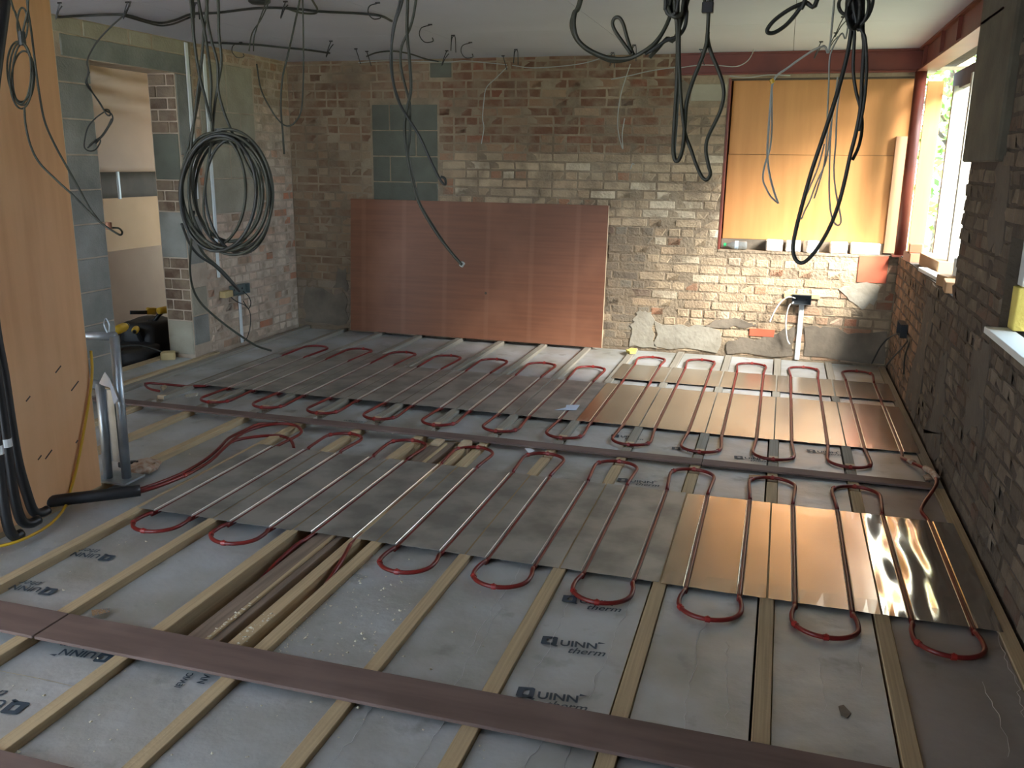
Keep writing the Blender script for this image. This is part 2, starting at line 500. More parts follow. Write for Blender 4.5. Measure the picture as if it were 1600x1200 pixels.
def lay_bricks(parent, us, zs, holes, origin_fn, normal, rotz, colfn, limit, jitter=0.0, seed=3, gap=0.010, course=0.075, hidden=None, dirty=False):
    """bricks course by course; the largest `limit` in view become parts, the rest one joined part"""
    rr = random.Random(seed)
    bricks = []
    row, z = 0, zs[0]
    while z + 0.02 < zs[1]:
        h = min(0.065, zs[1] - z - 0.004)
        zc = z + h / 2 + 0.003
        u = us[0] - rr.choice((0.0, 0.056, 0.11, 0.17))
        heads = row % 3 == 1
        k = 0
        while u < us[1]:
            k += 1
            hd = (rr.random() < 0.85) if heads else (rr.random() < 0.18)
            w = 0.1025 if hd else 0.215
            a, b_ = max(u, us[0] + .003), min(u + w, us[1] - .003)
            u += w + gap
            segs = [(a, b_)]
            for (h0, h1, z0, z1) in holes:
                if z0 - 0.03 < zc < z1 + 0.03:
                    ns = []
                    for (p, q) in segs:
                        if q <= h0 or p >= h1:
                            ns.append((p, q))
                        else:
                            if p < h0: ns.append((p, h0 - .004))
                            if q > h1: ns.append((h1 + .004, q))
                    segs = ns
            for (p, q) in segs:
                if q - p < 0.028:
                    continue
                bricks.append(((p + q) / 2, zc + rr.uniform(-.002, .002), q - p, h))
        z += course
        row += 1
    items = []
    for (uc, zc, w, h) in bricks:
        P = origin_fn(uc, zc)
        pj = proj(P)
        area = 0
        if pj and -30 < pj[0] < 1630 and -20 < pj[1] < 1220 and not (hidden and hidden(uc, zc)):
            v = (Vector(P) - Vector((0, 0, H)))
            area = w * h / v.length_squared * abs(v.normalized().dot(Vector(normal)))
        items.append((area, uc, zc, w, h, P, colfn(uc, zc, w, rr), rr.uniform(-1, 1), rr.randrange(1000)))
    items.sort(key=lambda t: -t[0])
    Rz = Matrix.Rotation(rotz, 4, 'Z')
    rest_v, rest_f, rest_c = [], [], []
    for i, (area, uc, zc, w, h, P, c, jt, ri) in enumerate(items):
        hd = w < 0.15
        HS, SS = (HEAD_D, STRETCH_D) if dirty else (HEAD, STRETCH)
        me = HS[ri % len(HS)] if hd else SS[ri % len(SS)]
        sx = w / (0.1025 if hd else 0.215)
        sz = h / 0.065
        P = Vector(P) + Vector(normal) * (jitter * jt)
        Mx = Matrix.Translation(P) @ Rz @ Matrix.Rotation(jt * 0.012 * (1 + 60 * jitter), 4, 'Y') @ Matrix.Diagonal((sx, 1, sz, 1))
        if i < limit and area > 0:
            o = bpy.data.objects.new('brick', me)
            COL.objects.link(o)
            o.parent = parent
            o.matrix_local = Mx
            o.color = (*c, 1)
        else:
            b0 = len(rest_v)
            rest_v += [Mx @ v.co for v in me.vertices]
            for pg in me.polygons:
                rest_f.append(tuple(b0 + k for k in pg.vertices))
                rest_c.append((c, len(pg.vertices)))
    if rest_v:
        me = bpy.data.meshes.new('brickwork')
        me.from_pydata(rest_v, [], rest_f)
        at = me.color_attributes.new('Col', 'FLOAT_COLOR', 'CORNER')
        flat = []
        for c, n in rest_c:
            flat += [c[0], c[1], c[2], 1.0] * n
        at.data.foreach_set('color', flat)
        me.materials.append(M['brick_dark_rest' if dirty else 'brick_rest'])
        o = bpy.data.objects.new('brickwork', me)
        COL.objects.link(o)
        o.parent = parent
        o['kind'] = 'stuff'
    return items

def lerp3(a, b_, t):
    return tuple(x + (y - x) * t for x, y in zip(a, b_))
CREAM, TAN, BROWN, RED, PALE, GREY = (0.50, 0.38, 0.245), (0.39, 0.26, 0.155), (0.165, 0.080, 0.045), (0.32, 0.09, 0.045), (0.62, 0.52, 0.37), (0.26, 0.235, 0.19)
def col_back(u, z, w, rr):
    n = noise.noise(Vector((u * 1.3, z * 1.9, 3.1))) * .5 + .5
    t = rr.random()
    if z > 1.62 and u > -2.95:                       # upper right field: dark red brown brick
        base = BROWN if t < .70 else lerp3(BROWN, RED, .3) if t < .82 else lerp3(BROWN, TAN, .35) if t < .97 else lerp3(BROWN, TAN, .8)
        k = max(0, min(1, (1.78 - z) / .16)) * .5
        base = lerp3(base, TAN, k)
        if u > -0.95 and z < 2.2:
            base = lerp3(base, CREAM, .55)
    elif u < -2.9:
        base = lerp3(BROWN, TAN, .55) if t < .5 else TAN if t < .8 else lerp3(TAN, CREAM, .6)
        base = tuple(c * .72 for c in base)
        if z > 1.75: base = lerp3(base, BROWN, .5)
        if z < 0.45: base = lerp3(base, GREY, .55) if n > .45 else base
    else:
        base = CREAM if t < .5 else lerp3(TAN, CREAM, .5) if t < .8 else PALE if t < .91 else lerp3(TAN, RED, .45)
        if -1.42 < u < -1.08 and z < 0.95 + .25 * n: base = lerp3(base, (0.10, 0.088, 0.072), .75)
        if u > 0.1 and z < .86 and t > .55: base = lerp3(base, RED, .35)
    v = .88 + .22 * rr.random()
    return tuple(min(1, c * v) for c in base)
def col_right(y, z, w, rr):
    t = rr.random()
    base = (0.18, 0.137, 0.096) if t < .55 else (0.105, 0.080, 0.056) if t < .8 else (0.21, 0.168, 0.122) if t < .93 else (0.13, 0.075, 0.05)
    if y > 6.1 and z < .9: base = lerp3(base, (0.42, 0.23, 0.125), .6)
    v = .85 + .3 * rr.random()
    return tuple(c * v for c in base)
def col_left(y, z, w, rr):
    t = rr.random()
    base = (0.60, 0.45, 0.335) if t < .5 else (0.64, 0.52, 0.40) if t < .80 else (0.54, 0.33, 0.22) if t < .94 else (0.55, 0.22, 0.12)
    if z > 2.0: base = lerp3(base, BROWN, .45)
    v = .88 + .24 * rr.random()
    return tuple(c * v for c in base)

# back wall -------------------------------------------------------------
WIN = (-0.49, XR, 0.885, 2.235)            # boarded window opening in the back wall
INF = (-3.62, -2.97, 1.15, 2.05)           # grey block infill
mb = MB()
wall_boxes(mb, (-4.75, 1.25), (-0.25, CEIL + .05), [WIN, (XR, 1.26, .9, 2.3)], lambda a, b_, z0, z1: mb.box(a, b_, YB + .0015, YB + .30, z0, z1))
wall_back = struct('wall_back', mb, M['mortar'], 'stripped brick back wall with cream and red brown bricks')
BEAMX = -0.92
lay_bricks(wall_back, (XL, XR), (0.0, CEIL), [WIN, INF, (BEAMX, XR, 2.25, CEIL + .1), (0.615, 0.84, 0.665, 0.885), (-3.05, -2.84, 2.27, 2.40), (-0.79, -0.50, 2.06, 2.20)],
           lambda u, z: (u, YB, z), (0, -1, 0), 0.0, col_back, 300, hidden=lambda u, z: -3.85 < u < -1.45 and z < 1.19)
# window header bricks, infill blocks
def block(parent, u0, u1, z0, z1, plane, mat_, proud=0.004, axis='x', sgn=-1):
    b = MB()
    if axis == 'x':
        b.box(u0, u1, plane + sgn * proud, plane - sgn * .03, z0, z1, c=.006)
    else:
        b.box(plane + sgn * proud, plane - sgn * .03, u0, u1, z0, z1, c=.006)
    return obj('concrete_block', b, mat_, parent)
g = .010
zt = INF[3]
for i in range(4):
    z1 = zt - i * .225
    z0 = z1 - .215
    cut = -3.44 if i % 2 == 0 else (-3.20 if i == 1 else -3.15)
    if i == 1:
        block(wall_back, INF[0] + g, -3.185 - g / 2, z0, z1, YB, M['block_dark'])
        block(wall_back, -3.185 + g / 2, INF[1] - g, z0, z1, YB, M['block_dark'])
    else:
        cut = -3.44 if i != 3 else -3.19
        block(wall_back, INF[0] + g, cut - g / 2, z0, z1, YB, M['block_dark'])
        block(wall_back, cut + g / 2, INF[1] - g, z0, z1, YB, M['block_dark'])
block(wall_back, -3.045, -2.845, 2.275, 2.395, YB, M['block_dark'])
block(wall_back, -0.785, -0.505, 2.065, 2.195, YB, M['block_pale'])
def patch(parent, poly, plane, mat_, name='cement_patch', axis='x', th=.009, rough=.02):
    rr = random.Random(len(poly) * 7 + int(abs(poly[0][0]) * 100))
    pts = []
    n = len(poly)
    for i in range(n):
        a, b_ = poly[i], poly[(i + 1) % n]
        for k in range(4):
            t = k / 4
            pts.append((a[0] + (b_[0] - a[0]) * t + rr.uniform(-rough, rough), a[1] + (b_[1] - a[1]) * t + rr.uniform(-rough, rough)))
    b = MB()
    if axis == 'x':
        b.prism([(p[0], plane - th, p[1]) for p in pts], (0, th + .02, 0))
    else:
        sg = -1 if axis == 'y-' else 1
        b.prism([(plane + sg * th, p[0], p[1]) for p in pts], (-sg * (th + .02), 0, 0))
    return obj(name, b, mat_, parent)
patch(wall_back, [(-1.19, .01), (-.96, .01), (-.99, .24), (-1.04, .33), (-1.13, .32), (-1.18, .2)], YB, M['cement'])
patch(wall_back, [(-.965, .02), (-.42, .02), (-.41, .22), (-.70, .235), (-.965, .24)], YB, M['cement'])
patch(wall_back, [(-.36, .02), (.18, .02), (.18, .30), (.05, .22), (-.15, .15), (-.36, .14)], YB, M['cement_dark'])
patch(wall_back, [(-.56, .245), (-.42, .31), (-.20, .30), (-.12, .25), (-.3, .24)], YB, M['cement_dark'])
patch(wall_back, [(.26, .02), (.88, .02), (.88, .30), (.6, .24), (.4, .3), (.27, .28)], YB, M['cement_dark'])
patch(wall_back, [(.50, .60), (.66, .66), (.80, .655), (.76, .5), (.66, .45)], YB, M['cement'])
patch(wall_back, [(-4.38, .02), (-3.92, .02), (-3.93, .35), (-4.05, .30), (-4.2, .38), (-4.36, .36)], YB, M['cement_dark'])
patch(wall_back, [(-4.05, .38), (-3.9, .36), (-3.9, .55), (-4.0, .58)], YB, M['cement_dark'])
patch(wall_back, [(-.88, 2.06), (-.80, 2.06), (-.79, 2.19), (-.84, 2.22), (-.9, 2.18)], YB, M['cement_dark'])
b = MB().box(.617, .838, YB - .006, YB + .02, .668, .882, c=.003)
obj('red_tile', b, M['tile'], wall_back, label='flat red tile set in the wall below the boarded window')
b = MB().box(-.185, .02, YB - .010, YB + .02, .175, .24, c=.004)
obj('brick', b, M['tile'], wall_back)

# right wall ------------------------------------------------------------
WA = (5.20, 7.60, 0.90, 2.30)              # open window by the back corner
WB = (3.35, 4.12, 0.90, 1.30)              # second opening nearer the camera
mb = MB()
wall_boxes(mb, (YF, YB), (-0.25, CEIL + .05), [WA, WB], lambda a, b_, z0, z1: mb.box(XR + .004, XR + .24, a, b_, z0, z1))
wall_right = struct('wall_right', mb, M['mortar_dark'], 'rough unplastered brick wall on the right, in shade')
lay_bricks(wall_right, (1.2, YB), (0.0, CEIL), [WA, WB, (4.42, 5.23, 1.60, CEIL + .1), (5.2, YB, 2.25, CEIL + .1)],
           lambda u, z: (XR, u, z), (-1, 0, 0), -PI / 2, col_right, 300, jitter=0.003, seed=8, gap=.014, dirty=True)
# concrete padstone and lintel end over the pier
mb = MB().box(XR - .035, XR + .2, 4.44, 5.23, 1.60, CEIL - .01, c=.012)
obj('concrete_padstone', mb, M['pad'], wall_right, label='dark concrete padstone cast at the top of the pier')
patch(wall_right, [(6.35, .02), (5.9, .02), (5.75, .45), (5.65, .80), (6.0, .82), (6.1, .5)], XR, M['cement_wet'], axis='y-', th=.004, rough=.05)
patch(wall_right, [(4.95, .02), (5.5, .02), (5.3, .3), (5.25, .6), (5.05, .55), (5.0, .3)], XR, M['cement_wet'], axis='y-', th=.004, rough=.05)
patch(wall_right, [(4.10, .45), (4.5, .35), (4.5, .75), (4.3, .85), (4.15, .80)], XR, M['cement_wet'], axis='y-', th=.004, rough=.05)
patch(wall_right, [(4.55, 1.25), (4.25, 1.2), (4.3, 1.6), (4.55, 1.6)], XR, M['cement_wet'], axis='y-', th=.004, rough=.04)

# left wall -------------------------------------------------------------
DOOR = (5.10, 5.97, -0.3, 2.185)
mb = MB()
wall_boxes(mb, (YF, YB), (-0.25, CEIL + .05), [DOOR], lambda a, b_, z0, z1: mb.box(XL - .24, XL - .0015, a, b_, z0, z1))
wall_left = struct('wall_left', mb, M['mortar_pale'], 'left wall of grey blocks and pink cream brick with a doorway')
ULB = (6.25, 7.02, 1.12, 2.32)             # grey block patch high on the left wall
lay_bricks(wall_left, (6.19, YB), (0.0, CEIL), [ULB], lambda u, z: (XL, u, z), (1, 0, 0), PI / 2, col_left, 300, seed=21)
for i in range(11):                         # block pier beside the plywood partition
    z0 = .01 + i * .225
    if z0 > 2.1: break
    block(wall_left, 4.66 if i % 2 else 4.78, DOOR[0] - .004, z0, min(z0 + .215, 2.18), XL, M['block'], axis='y', sgn=1)
    block(wall_left, 4.2, (4.66 if i % 2 else 4.78) - .01, z0, min(z0 + .215, 2.18), XL, M['block'], axis='y', sgn=1)
for (a, b_) in ((4.2, 4.62), (4.63, 5.06), (5.07, 5.50), (5.51, 5.74), (5.75, 6.19)):
    block(wall_left, a, b_ - .006, 2.33, CEIL - .005, XL, M['block_pale'], axis='y', sgn=1)
obj('concrete_lintel', MB().box(XL - .2, XL + .006, 4.86, 6.17, 2.19, 2.322, c=.006), M['lintel'], wall_left, label='grey concrete lintel over the doorway')
for i, (z0, z1) in enumerate(((1.125, 1.40), (1.41, 1.66), (1.67, 1.93), (1.94, 2.31))):
    for (a, b_) in (((6.26, 6.62), (6.63, 7.01)) if i % 2 else ((6.26, 6.80), (6.81, 7.01))):
        block(wall_left, a, b_, z0, z1, XL, M['block_pale'], axis='y', sgn=1)
# far jamb of the doorway: mixed brick and block faces and the smooth corner strip
rj = random.Random(31)
def jamb_brick(x0, x1, z0, z1, c):
    o = obj('brick', MB().box(x0, x1, DOOR[1] - rj.uniform(.003, .010), DOOR[1] + .02, z0 + .005, z1 - .005, c=.006), M['brick'], wall_left)
    o.color = (*c, 1)
def jamb_block(z0, z1, m):
    obj('concrete_block', MB().box(XL - .235, XL - .006, DOOR[1] - .006, DOOR[1] + .02, z0 + .005, z1 - .005, c=.006), M[m], wall_left)
jamb_block(.02, .30, 'block_pale')
jamb_block(.80, 1.16, 'block')
jamb_block(1.40, 1.75, 'block_dark')
for (za, zb_, n) in ((.30, .80, 6), (1.16, 1.40, 3), (1.75, 2.18, 5)):
    for k in range(n):
        z0, z1 = za + (zb_ - za) * k / n, za + (zb_ - za) * (k + 1) / n
        cut = XL - .12 - (.05 if k % 2 else -.04)
        for (a, c_) in ((XL - .235, cut - .004), (cut + .004, XL - .006)):
            q = rj.random()
            jamb_brick(a, c_, z0, z1, lerp3((0.10, 0.055, 0.033), (0.20, 0.14, 0.092), q))
for i, (z0, z1) in enumerate(((.10, .33), (.34, .56), (.75, 1.12), (1.13, 1.58), (1.59, 2.18))):
    block(wall_left, DOOR[1] + .008, 6.175, z0, z1, XL, M['block_pale' if i % 2 else 'block'], axis='y', sgn=1)

# wall behind the camera with a wide opening to the garden ---------------
mb = MB()
wall_boxes(mb, (-4.7, 1.15), (-0.25, CEIL + .05), [(-4.2, -2.0, 0.0, 2.25)], lambda a, b_, z0, z1: mb.box(a, b_, YF - .25, YF, z0, z1))
struct('wall_front', mb, M['mortar_dark'], 'brick wall with a wide garden opening')

# ceiling ----------------------------------------------------------------
mb = MB()
ceiling = None
cs = struct('ceiling', MB().box(-4.75, 1.2, YF - .3, YB + .35, CEIL + .013, CEIL + .25), M['sub'], 'plasterboard ceiling')
xs = [-4.7, -3.62, -2.42, -1.22, -0.02, 1.18]
ys = [YF - .2, -0.2, 2.2, 4.6, 6.15, YB + .02]
for i in range(5):
    for j in range(5):
        b = MB().box(xs[i] + .0015, xs[i + 1] - .0015, ys[j] + .0015, ys[j + 1] - .0015, CEIL, CEIL + .0125)
        obj('plasterboard_panel', b, M['ceiling'], cs)

# ---- floor: sub-floor, joists, foil faced insulation panels --------------
P4 = 0.4
J = [0.464 + P4] + [0.464 - P4 * k for k in range(14)]      # joist centre lines, right to left
J[0] = 0.872
floor = struct('floor', MB().box(-8.5, 1.2, YF - .3, 9.2, -.32, -.235), M['sub'], 'suspended timber floor with joists and foil faced insulation panels')
JW = 0.026
TR0, TR1 = J[7 - 1], J[7]      # trench bay edges (-1.536 .. -1.936)
for k, x in enumerate(J):
    if x < -4.4: continue
    b, b2 = MB(), MB()
    z0 = -.2
    ylo, yhi = YF + .05, YB - .02
    notch_near = (4.475, 4.545)
    notch_far = (4.80, 4.872)
    cuts = []
    if 1 <= k <= 8: cuts.append(notch_near)
    if k >= 1: cuts.append(notch_far)
    y = ylo
    for (a, c_) in cuts + [(4.655, 4.655)]:
        if a > 4.66: continue
        b.box(x - JW, x + JW, y, a, z0, 0, c=.003)
        if c_ > a: b.box(x - JW, x + JW, a, c_, z0, -.03)
        y = c_
    y = 4.657
    for (a, c_) in cuts:
        if a < 4.66: continue
        b2.box(x - JW, x + JW, y, a, z0, 0, c=.003)
        b2.box(x - JW, x + JW, a, c_, z0, -.03)
        y = c_
    b2.box(x - JW, x + JW, y, yhi, z0, 0, c=.003)
    obj('joist', b, M['joist'], floor)
    obj('joist', b2, M['joist_dusty'], floor)
    for (a, c_) in cuts:                     # fresh saw cut wood each side of the notch
        b = MB().box(x - JW + .002, x + JW - .002, c_ - .002, c_ + .028, -.02, .0035)
        obj('notch_block', b, M['notch'], floor, label='freshly cut pale wood beside the pipe notch')
def dip(k):
    return {0: .010, 1: .010, 2: .011, 3: .013, 4: .016, 5: .020, 6: .026, 7: .032, 8: .034}.get(k, .03)
panels = []
crumbs = []
for k in range(len(J) - 1):
    x1, x0 = J[k] - JW - .008, J[k + 1] + JW + .003
    if k == 0: x1 = J[0] - JW - .003
    if x1 < -4.4: continue
    x0 = max(x0, -4.43)
    zt = -dip(k)
    segs = [(YF + .05, 2.19), (2.192, 4.655), (4.657, 6.20), (6.202, YB - .015)]
    if k == 6: segs = [(YF + .05, 2.19), (4.657, 6.20), (6.202, YB - .015)]
    if k in (7, 8): segs = [(YF + .05, 1.955), (1.957, 3.3), (3.302, 4.655), (4.657, 6.20), (6.202, YB - .015)]
    for (a, c_) in segs:
        if x0 > x1 - .05: continue
        # slightly uneven top sheet
        nx, ny = 5, max(3, int((c_ - a) / .22))
        vs, fs = [], []
        for iy in range(ny + 1):
            for ix in range(nx + 1):
                px, py = x0 + (x1 - x0) * ix / nx, a + (c_ - a) * iy / ny
                vs.append((px, py, zt + .0035 * noise.noise(Vector((px * 5, py * 2.5, k)))))
        for iy in range(ny):
            for ix in range(nx):
                q = iy * (nx + 1) + ix
                fs.append((q, q + 1, q + nx + 2, q + nx + 1))
        b = MB().add(vs, fs)
        b.box(x0 + .001, x1 - .001, a + .001, c_ - .001, zt - .07, zt - .006, mi=1)
        pn = obj('insulation_panel', b, [M['foil_dusty_shade' if k <= 1 and c_ < 2.5 or k == 0 and c_ < 4.7 else 'foil'], M['foam']], floor)
        panels.append((x0, x1, a, c_, zt, pn))
def panel_at(x, y):
    for p in panels:
        if p[0] - .01 <= x <= p[1] + .01 and p[2] <= y <= p[3]:
            return p
    return None
# sharp creases torn along the foil
cr = random.Random(4)
for (x0, x1, a, c_, zt, pn) in panels:
    if x0 < -1.3 or a > 4.5: continue
    b = MB()
    for q in range(2):
        cx = cr.uniform(x0 + .06, x1 - .05)
        ya = cr.uniform(max(a, 1.4), max(a, 1.4) + .5)
        yb = min(c_, ya + cr.uniform(.35, .9))
        pts, y = [], ya
        while y < yb:
            pts.append((cx + cr.uniform(-.006, .006), y, zt + .0035 * noise.noise(Vector((cx * 5, y * 2.5, 0))) + .003))
            cx += cr.uniform(-.006, .006)
            y += cr.uniform(.02, .05)
        b.tube(pts, [.0005] + [cr.uniform(.0004, .0011) for _ in pts[1:-1]] + [.0005], n=5)
    if b.v:
        obj('foil_crease', b, M['crease'], pn)
# long straight crease through the printed panel
# trench bay timbers
xa = J[7]
b = MB().box(-1.832, -1.705, 2.2, 4.60, -.16, -.012, c=.004)
obj('trench_plank', b, M['trenchwood'], floor)
b = MB().box(-1.752, -1.735, 2.2, 4.55, -.013, -.002, c=.004)
obj('batten', b, M['joist'], floor)
b = MB().box(-1.66, -1.607, 2.2, 4.60, -.2, .0, c=.003)
obj('joist', b, M['joist'], floor)
for (xx, za) in ((-1.80, .002), (-1.63, .012)):
    b = MB().box(xx - .028, xx + .028, 4.50, 4.60, -.05, za, c=.004)
    obj('notch_block', b, M['notch'], floor)
b = MB().box(-1.91, -1.56, 4.56, 4.60, -.2, -.03)
obj('noggin', b, M['joist'], floor)

# ---- printed lettering on the foil ---------------------------------------
def text_obj(body, parent, loc, size, rot, shear=0.0, bold=0.0):
    cu = bpy.data.curves.new('printed_lettering', 'FONT')
    cu.body = body
    cu.size = size
    cu.shear = shear
    cu.offset = bold
    cu.resolution_u = 3
    cu.materials.append(M['ink'])
    o = bpy.data.objects.new('printed_lettering', cu)
    COL.objects.link(o)
    o.parent = parent
    o.location = Vector(loc) - origin_of(parent)
    o.rotation_euler = (0, 0, rot)
    return o
def brand(u, v, rot, size=0.052, therm=True, upto='UINN'):
    """Q mark, UINN and therm below it; (u, v): photo position of the Q's lower left corner"""
    p = at_z(u, v, -.015)
    pn = panel_at(p.x, p.y)
    if pn is None: return
    zt = pn[4] + .0045
    p = at_z(u, v, zt)
    R = Matrix.Rotation(rot, 3, 'Z')
    def W_(x, y): return p + R @ Vector((x, y, 0))
    # the square Q with a cut tail
    s = size * 1.02
    out = [(0.1, 0), (.9, 0), (1, .1), (1, .95), (.85, 1.05), (0, 1.0), (-.03, .1)]
    inn = [(.36, .30), (.66, .28), (.70, .35), (.70, .72), (.64, .76), (.36, .74), (.34, .40)]
    vs = [W_(a * s, c_ * s * 1.0) for a, c_ in out] + [W_(a * s, c_ * s) for a, c_ in inn]
    fs = [(i, (i + 1) % 7, 7 + (i + 1) % 7, 7 + i) for i in range(7)]
    b = MB().add(vs, fs)
    b.add([W_(.6 * s, .02 * s), W_(1.0 * s, -.16 * s), W_(1.12 * s, -.02 * s), W_(.85 * s, .12 * s)], [(0, 1, 2, 3)])
    e = len(upto) * size * .62
    b.add([W_(s * 1.15 + e, size * .70), W_(s * 1.15 + e + size * .5, size * .82), W_(s * 1.15 + e + size * .04, size * .95)], [(0, 1, 2)])
    obj('printed_lettering', b, M['ink'], pn[5])
    text_obj(upto, pn[5], W_(s * 1.18, size * .06), size * .98, rot, 0.0, .0012)
    if therm:
        text_obj('therm', pn[5], W_(size * 1.75, -size * .72), size * .98, rot, 0.35, .0006)
up = math.radians(7)
brand(845, 1006, up)
brand(806, 1088, up)
brand(878, 940, up)
brand(965, 752, up, .050)
brand(182, 868, up + PI, .052)
brand(92, 920, up + PI, .052)
brand(182, 1022, up + PI, .052)
brand(48, 1098, up + PI, .058)
brand(1050, 702, up, .045)
brand(1148, 716, up, .045)
brand(1262, 706, up, .045)
brand(955, 682, up, .045)
# small side print near the brown strip
for (u, v, t_, sz) in ((281, 1076, 'IEWIC', .030), (318, 1070, 'NV', .036)):
    p = at_z(u, v, -.024)
    pn = panel_at(p.x, p.y)
    if pn: text_obj(t_, pn[5], Vector((p.x, p.y, pn[4] + .0045)), sz, math.radians(96), 0, .0008)
for (u, v, t_, sz) in ((535, 655, 'SUNOZKL', .035), (592, 658, 'ESL', .035), (985, 716, 'RETURNS', .024)):
    p = at_z(u, v, -.02)
    pn = panel_at(p.x, p.y)
    if pn: text_obj(t_, pn[5], Vector((p.x, p.y, pn[4] + .0045)), sz, math.radians(3), 0, .0004)

# ---- brown strips laid across the joists ---------------------------------
def strip(x0, x1, y0, y1, label, z1=.012, sl=0.0):
    b = MB().box(x0, x1, y0, y1, .0005, z1, c=.003, rz=sl)
    o = obj('timber_strip', b, M['strip'], None, loc=((x0 + x1) / 2, (y0 + y1) / 2, 0))
    return tag(o, label, 'timber strip', 'brown strips across the joists')
strip(-2.285, 0.86, 2.098, 2.262, 'long dark brown timber strip running across the joists in the foreground')
strip(-3.06, -2.292, 2.098, 2.262, 'short dark brown strip left of the joint at the foreground strip')
strip(-4.30, -0.305, 4.612, 4.70, 'long narrow brown strip between the two pipe rows, left piece')
strip(-0.302, 0.85, 4.612, 4.70, 'grey brown strip between the two pipe rows, right piece by the brick wall')
strip(-2.75, -1.55, 1.40, 1.602, 'dark brown board end in the bottom left corner of the floor')

# ---- heat spreader plates -------------------------------------------------
def plate(xc, y0, y1, m, label, seed, w=0.388):
    rr = random.Random(seed)
    prof = []
    hw = w / 2
    def flat(a, c_, n):
        for i in range(n):
            prof.append((a + (c_ - a) * i / n, 0.0))
    gr = 0.0100
    def groove(x):
        prof.append((x - gr - .003, 0.0))
        for i in range(7):
            t = PI * i / 6
            prof.append((x - gr * math.cos(t), -.0015 - gr * 1.15 * math.sin(t)))
        prof.append((x + gr + .003, 0.0))
    flat(-hw, -.1 - gr - .003, 4)
    groove(-.1)
    flat(-.1 + gr + .006, .1 - gr - .003, 6)
    groove(.1)
    flat(.1 + gr + .006, hw, 4)
    prof.append((hw, 0.0))
    ny = 9
    vs, fs = [], []
    o1, o2 = rr.uniform(0, 50), rr.uniform(-.006, .006)
    for iy in range(ny + 1):
        y = y0 + (y1 - y0) * iy / ny
        for (x, z) in prof:
            e = abs(x) / hw
            wz = .0012 * noise.noise(Vector((x * 6 + o1, y * 3, 1.7))) * (1 if z == 0 else 0)
            if iy in (0, ny): wz += (-.002 * rr.random()) * (1 if z == 0 else 0)
            vs.append((xc + x, y + o2, .0035 + z + wz))
    n = len(prof)
    for iy in range(ny):
        for i in range(n - 1):
            q = iy * n + i
            fs.append((q, q + 1, q + n + 1, q + n))
    b = MB().add(vs, fs)
    t = thing('heat_spreader_plate', label, 'heat plate', (xc, (y0 + y1) / 2, 0), 'aluminium heat spreader plates')
    o = obj('plate_sheet', b, m, t)
    sol = o.modifiers.new('thickness', 'SOLIDIFY')
    sol.thickness = .0008
    for gx in (-.1, .1):
        bb = MB()
        for s in (-1,):
            bb.tube([(xc + gx + s * (gr + .002), y0 + o2 + .002, .0044), (xc + gx + s * (gr + .002), y1 + o2 - .002, .0044)], .0015, n=5)
        obj('groove_lip', bb, M['groove'], o)
    return t
ORD = ['first', 'second', 'third', 'fourth', 'fifth', 'sixth', 'seventh', 'eighth', 'ninth', 'tenth', 'eleventh', 'twelfth', 'thirteenth']
BC = [(J[k] + J[k + 1]) / 2 for k in range(len(J) - 1)]
BC[0] = .664
for k in range(9):
    desc = ['bluish shaded plate nearest the brick', 'shiny wavy plate with white glare streaks', 'copper toned plate reflecting orange plywood', 'brownish plate with dark left seam',
            'dull grey plate left of coppery ones', 'dull dark grey plate', 'dull mottled grey plate over the open trench', 'pale grey plate with silver groove lines', 'pale grey end plate beside the red pipe bundle'][k]
    m = M['alu_shiny'] if k == 1 and False else M['alu'] if k <= 2 else M['alu_dull']
    if k == 0: m = M['alu_shiny']
    plate(BC[k], 3.168, 4.172, m, '%s, %s from right wall in near row' % (desc, ORD[k]), 30 + k, .392)
for k in range(12):
    m = M['alu'] if k <= 4 else M['alu_dull']
    y1 = 6.25 if k < 9 else 6.30
    desc = 'copper toned heat plate' if k <= 3 else 'greyish heat plate' if k <= 4 else 'brown grey heat plate' if k < 9 else 'pale grey heat plate'
    plate(BC[k], 5.225, y1, m, '%s, %s from right wall in the long far row' % (desc, ORD[k]), 60 + k, .392 if k not in (6,) else .375)
for k in range(5):
    plate(BC[k] + .0, 6.42, 6.935, M['alu'], 'short pale heat plate near the back wall, %s from the right wall' % ORD[k], 90 + k, .388)
for k in range(9, 11):
    plate(BC[k], 6.31, 6.62, M['alu_dull'], 'short pale heat plate at the far left end, %s from the left wall' % ('second' if k == 9 else 'first'), 110 + k, .388)

# ---- red heating pipes ----------------------------------------------------
PR = 0.0088
ZG = -.0078                                      # pipe centre in a groove
def zb(x):                                        # resting height on the foil
    for k in range(len(J) - 1):
        if J[k + 1] <= x <= J[k]:
            return -dip(k) + PR + .001
    return -.02 + PR
def arc(xa, xb, yflat, ytip, up=True, bulge=.012, n=14):
    """U bend from (xa, yflat) to (xb, yflat), tip at ytip; slightly wider than the run spacing"""
    c_, rr_ = (xa + xb) / 2, abs(xb - xa) / 2 + bulge
    sg = 1 if xb > xa else -1
    s = 1 if ytip > yflat else -1
    yc = ytip - s * rr_ * .92
    pts = [(xa, yflat + s * .03, 0), (c_ - sg * rr_ * .99, yc - s * .045, 0)]
    for i in range(n + 1):
        t = PI * i / n
        pts.append((c_ - sg * rr_ * math.cos(t), yc + s * rr_ * .92 * math.sin(t), 0))
    pts += [(c_ + sg * rr_ * .99, yc - s * .045, 0), (xb, yflat + s * .03, 0)]
    return pts
def with_z(pts, lift=0.0):
    return [(x, y, max(zb(x), .0025) + lift) for x, y, _ in pts]
